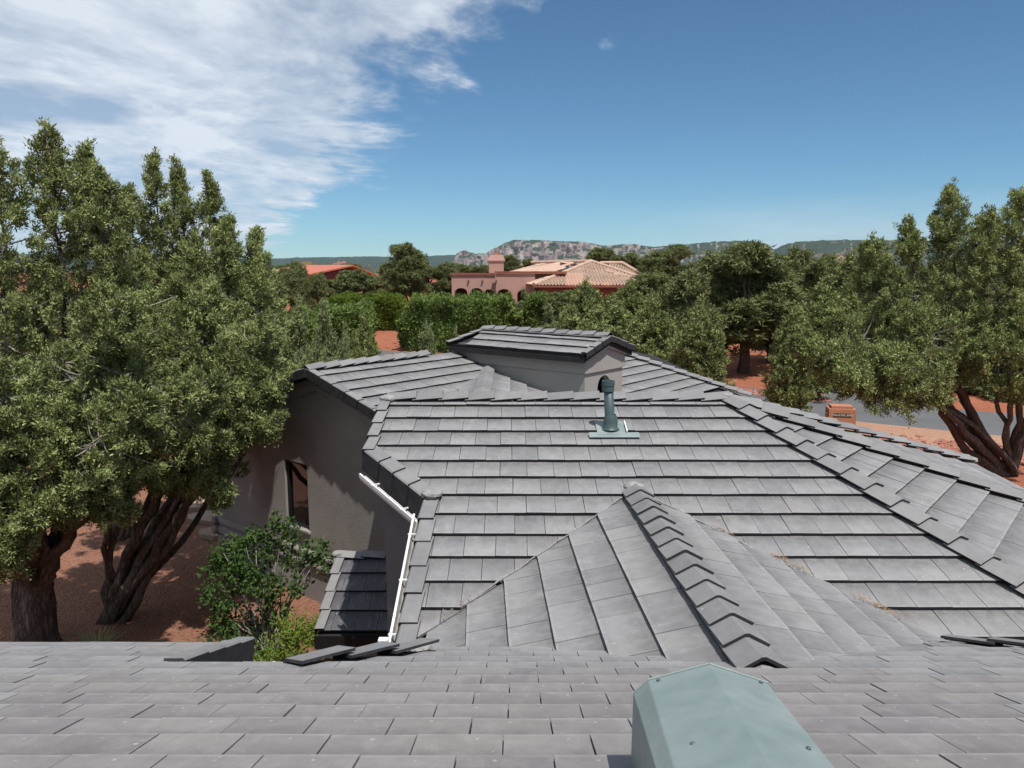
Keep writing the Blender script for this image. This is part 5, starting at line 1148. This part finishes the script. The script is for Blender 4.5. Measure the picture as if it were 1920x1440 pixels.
for i, (x_, y_, r_) in enumerate([(-7.9, 44.0, 0.35), (-7.3, 56.0, 0.3), (12.2, 26.8, 0.3)]):
    bush('desert_shrub', ['small grey-green bush on the red path', 'second small bush higher up the red path', 'tiny dry bush on the gravel verge near the monument'][i], (x_, y_, gh(x_, y_)), [(0, 0, r_*0.6, r_), (r_*0.8, 0, r_*0.4, r_*0.7)], 'shrub', 80+i, 900, 0.10, 0.03, 5)
# --- yucca under the leftmost juniper
yk = tag(empty('yucca', (-6.75, 11.7, 0)), 'spiky yucca at the foot of the leftmost juniper trunk', 'plant'); ry = random.Random(8)
for k in range(34):
    a, e = ry.uniform(0, 6.28), ry.uniform(0.25, 1.3); L = ry.uniform(0.5, 0.8); d = Vector((math.cos(a)*math.cos(e), math.sin(a)*math.cos(e), math.sin(e))); s_ = Vector((-math.sin(a), math.cos(a), 0))*0.016
    p0, p1, p2 = d*0.05, d*(L*0.6) + UP*0.01, d*L - UP*0.06; up_ = UP*0.006
    link('leaf', pmesh('leaf', [p0-s_, p0+s_, p1+s_*0.8, p1-s_*0.8, p2, p0+up_, p1+up_], [(0, 1, 2, 3), (3, 2, 4), (0, 3, 6, 5), (5, 6, 2, 1), (3, 4, 6), (6, 4, 2)]), LF['shrub'], yk)
# --- flat stepping slabs and stones in the left yard
sl2 = mat_noisy('sandstone', (0.30, 0.21, 0.16), (0.38, 0.28, 0.22), 3, 0.9, 30, 0.4)
for i, (x_, y_, sx, sy) in enumerate([(-7.3, 18.6, 0.9, 0.5), (-8.3, 19.6, 0.8, 0.5), (-6.9, 17.4, 0.5, 0.4)]):
    rs = random.Random(i); pts = [(x_ + sx*math.cos(t)*rs.uniform(0.8, 1.1), y_ + sy*math.sin(t)*rs.uniform(0.8, 1.1)) for t in np.linspace(0, 6.28, 9)[:-1]]
    tag(link('flat_stone', pmesh('flat_stone', *prism([Vector((a, b, 0.0)) for a, b in pts], [Vector((a, b, 0.10)) for a, b in pts])), sl2), ['flat pale stone lying left of the gable corner', 'farther flat stone behind the left trunks', 'small flat stone close to the gable corner'][i], 'stone', 'flat stones in the left yard')

# ------------------------------------------------------------------ mesas on the horizon
def mat_mesa(name, rock0, rock1, rock2, veg):
    s = Nodes(name); p = s.pos(); g = s.n('ShaderNodeNewGeometry'); sp = s.n('ShaderNodeSeparateXYZ'); s.l(g.outputs['Normal'], sp.inputs[0])
    vert = s.noise(p, 0.028, 7, 0.7, 0.3, (1, 1, 0.16)); band_ = s.noise(p, 0.02, 4, 0.6, 0.2, (0.12, 0.12, 1.6)); vn = s.noise(p, 0.02, 6, 0.7)
    rock = s.ramp(vert, [(0.28, rock0), (0.5, rock1), (0.72, rock2)])
    rock = s.mix(s.val(band_, 0.45, 0.7, 0, 0.5), rock, rock1)
    fac = s.math('ADD', sp.outputs['Z'], s.math('MULTIPLY', s.math('SUBTRACT', vn, 0.5), 0.55))
    m = s.n('ShaderNodeMapRange'); s.l(fac, m.inputs[0]); m.inputs[1].default_value = 0.50; m.inputs[2].default_value = 0.68
    vg = s.mix(s.val(s.noise(p, 0.05, 4), 0.4, 0.7), veg, tuple(x*1.8 for x in veg))
    return s.done(s.mix(m.outputs[0], rock, vg), 0.95, bump=vert, bstr=0.8, bdist=12.0, spec=0.0)
MM = mat_mesa('pale_cliff', (0.11, 0.085, 0.075), (0.29, 0.24, 0.215), (0.50, 0.44, 0.40), (0.030, 0.042, 0.024))
MG = mat_mesa('wooded_plateau', (0.05, 0.06, 0.04), (0.07, 0.075, 0.05), (0.14, 0.12, 0.10), (0.024, 0.036, 0.020))
MX = mat_mesa('banded_mesa', (0.10, 0.075, 0.06), (0.20, 0.145, 0.12), (0.33, 0.25, 0.21), (0.030, 0.042, 0.024))
MR = mat_mesa('red_cliff', (0.26, 0.10, 0.07), (0.42, 0.20, 0.15), (0.55, 0.33, 0.27), (0.045, 0.05, 0.03))
_vn = np.random.default_rng(5); _tab = _vn.uniform(-1, 1, 4096)
def n1(x): i = np.floor(x).astype(int); f = x-i; f = f*f*(3-2*f); return _tab[i % 4096]*(1-f) + _tab[(i+1) % 4096]*f
def n2d(x, y): j = np.floor(y); f = y-j; f = f*f*(3-2*f); return n1(x+j*37.7)*(1-f) + n1(x+(j+1)*37.7)*f
def mesa(name, D, prof, cliff, mat, base_z=-40.0, seed=0, rough=1.0, step=0.9):
    """prof: (x/y ratio, height ratio) of the skyline at distance D; cliff: (ratio, share of height that is sheer)"""
    px_, pz_ = np.array(prof).T; X_ = np.arange(px_[0], px_[-1], step/1440.0); top = np.interp(X_, px_, pz_)*D
    cx, cf = np.array(cliff).T; cl = np.interp(X_, cx, cf)
    Xm = X_*D + seed*911.0
    top = top + D/1440*(0.9*n1(Xm/(D*0.006)) + 0.5*n1(Xm/(D*0.0022)))*rough
    S_ = np.concatenate([np.linspace(0, 0.35, 6), np.linspace(0.40, 0.8, 22), np.linspace(0.83, 1.0, 7), [1.15, 1.6]]); V = np.zeros((len(S_), len(X_), 3))
    butt = (70*n1(Xm/190) + 38*np.abs(n1(Xm/75+9)) + 18*n1(Xm/28+5))*D/6000*1.3
    for j, s_ in enumerate(S_):
        tal = np.clip(0.62-0.5*cl, 0.06, 0.7)                     # height share reached by the talus below the cliff
        if s_ <= 0.35: zt = tal*(s_/0.35)**1.2; yo = -620 + 380*(s_/0.35)
        elif s_ <= 0.8:
            k = (s_-0.40)/0.40; k = min(1, max(0, k)); stp = (math.floor(k*4) + min(1, (k*4 % 1)*2.2))/4; zt = tal + (0.93-tal)*(0.45*k + 0.55*stp); yo = -240 + (60 + 420*(1-cl))*k + 40*stp
        elif s_ <= 1.0: k = (s_-0.8)/0.2; zt = 0.93 + 0.07*k**0.8; yo = 100 + 420*(1-cl)*0.2 + 500*k
        else: zt = 1.0 - (s_-1.0)*0.6; yo = 700 + (s_-1)*2500
        yo = yo*D/6000
        wgt = 1.0 if 0.3 < s_ <= 0.8 else (0.6 if s_ <= 1.0 else 0.2)
        dz = (top - base_z)*zt + base_z
        fine = n2d(Xm/34.0, dz/26.0)*13 + n2d(Xm/90.0, dz/60.0)*26
        V[j, :, 0] = X_*(D + yo + 0*top); V[j, :, 1] = D + yo + (butt + fine*D/6000*1.5)*wgt*(0.4+0.6*cl); V[j, :, 2] = dz + (n2d(Xm/50, np.full_like(Xm, s_*20))*5*(s_ < 0.95))
    nxx = len(X_); f = [(j*nxx+i, j*nxx+i+1, (j+1)*nxx+i+1, (j+1)*nxx+i) for j in range(len(S_)-1) for i in range(nxx-1)]
    V[:, :, 2] += H
    return tag(link(name, pmesh(name, V.reshape(-1, 3), f), mat), kind='structure')
def sky_line(pts): return [((x-960)/1440/0.997, ((720-y)/1440*0.989-0.1478)/0.997) for x, y in pts]
mesa('plateau', 9500, sky_line([(-100, 470), (300, 478), (500, 484), (560, 481), (640, 479.5), (700, 478), (760, 481), (800, 478), (850, 475), (900, 473), (980, 470), (1100, 468), (1300, 462), (1450, 464), (1600, 460), (2050, 462)]), [(-1, 0.1), (1, 0.15)], MG, seed=1, rough=0.5)
mesa('mesa', 6000, sky_line([(846, 512), (852, 488), (858, 474), (866, 468), (874, 466), (884, 471), (896, 474), (905, 476), (915, 470), (925, 463), (938, 456), (950, 450), (962, 447.5), (985, 447.5), (1020, 448), (1060, 449), (1090, 450.5), (1110, 453), (1128, 456), (1140, 458), (1150, 456), (1165, 454.5), (1190, 455), (1205, 457), (1222, 460), (1250, 457), (1290, 453), (1330, 449.5), (1370, 447.5), (1400, 449), (1425, 453), (1436, 459), (1444, 466), (1452, 476)]),
     [(-0.08, 0.92), (0.17, 0.92), (0.19, 0.55), (0.33, 0.6)], MM, seed=2)
mesa('mesa', 5200, sky_line([(1430, 505), (1440, 472), (1448, 464), (1458, 458), (1470, 452.5), (1490, 449), (1530, 446.5), (1600, 445.5), (1680, 446), (1745, 448.5), (1800, 452), (1900, 455), (2060, 460)]), [(0.3, 0.5), (0.7, 0.55)], MX, seed=3)
mesa('butte', 3600, sky_line([(1538, 512), (1546, 484), (1556, 477), (1566, 475), (1578, 473.5), (1590, 475), (1600, 480), (1612, 488), (1622, 512)]), [(0.3, 0.9), (0.7, 0.9)], MR, seed=4)
mesa('butte', 4600, sky_line([(520, 506), (560, 500), (585, 497), (600, 494), (622, 492), (640, 490), (652, 485), (660, 489), (668, 494), (676, 490), (682, 493), (690, 498), (697, 492.5), (703, 497), (712, 505), (730, 510)]), [(-1, 0.8), (1, 0.8)], MR, seed=5, rough=0.8)
# --- the air between here and the mesas
hz_mat = bpy.data.materials.new('haze_air'); hz_mat.use_nodes = True; hn = hz_mat.node_tree; hn.nodes.clear()
ho = hn.nodes.new('ShaderNodeOutputMaterial'); hv_ = hn.nodes.new('ShaderNodeVolumePrincipled'); hn.links.new(hv_.outputs[0], ho.inputs['Volume'])
hv_.inputs['Color'].default_value = (0.62, 0.78, 1.0, 1); hv_.inputs['Density'].default_value = 2.6e-5; hv_.inputs['Anisotropy'].default_value = 0.1
tag(MB().add(box_vf((-11000, -300, -60), (11000, 13500, 470))).build('haze', hz_mat), kind='stuff')
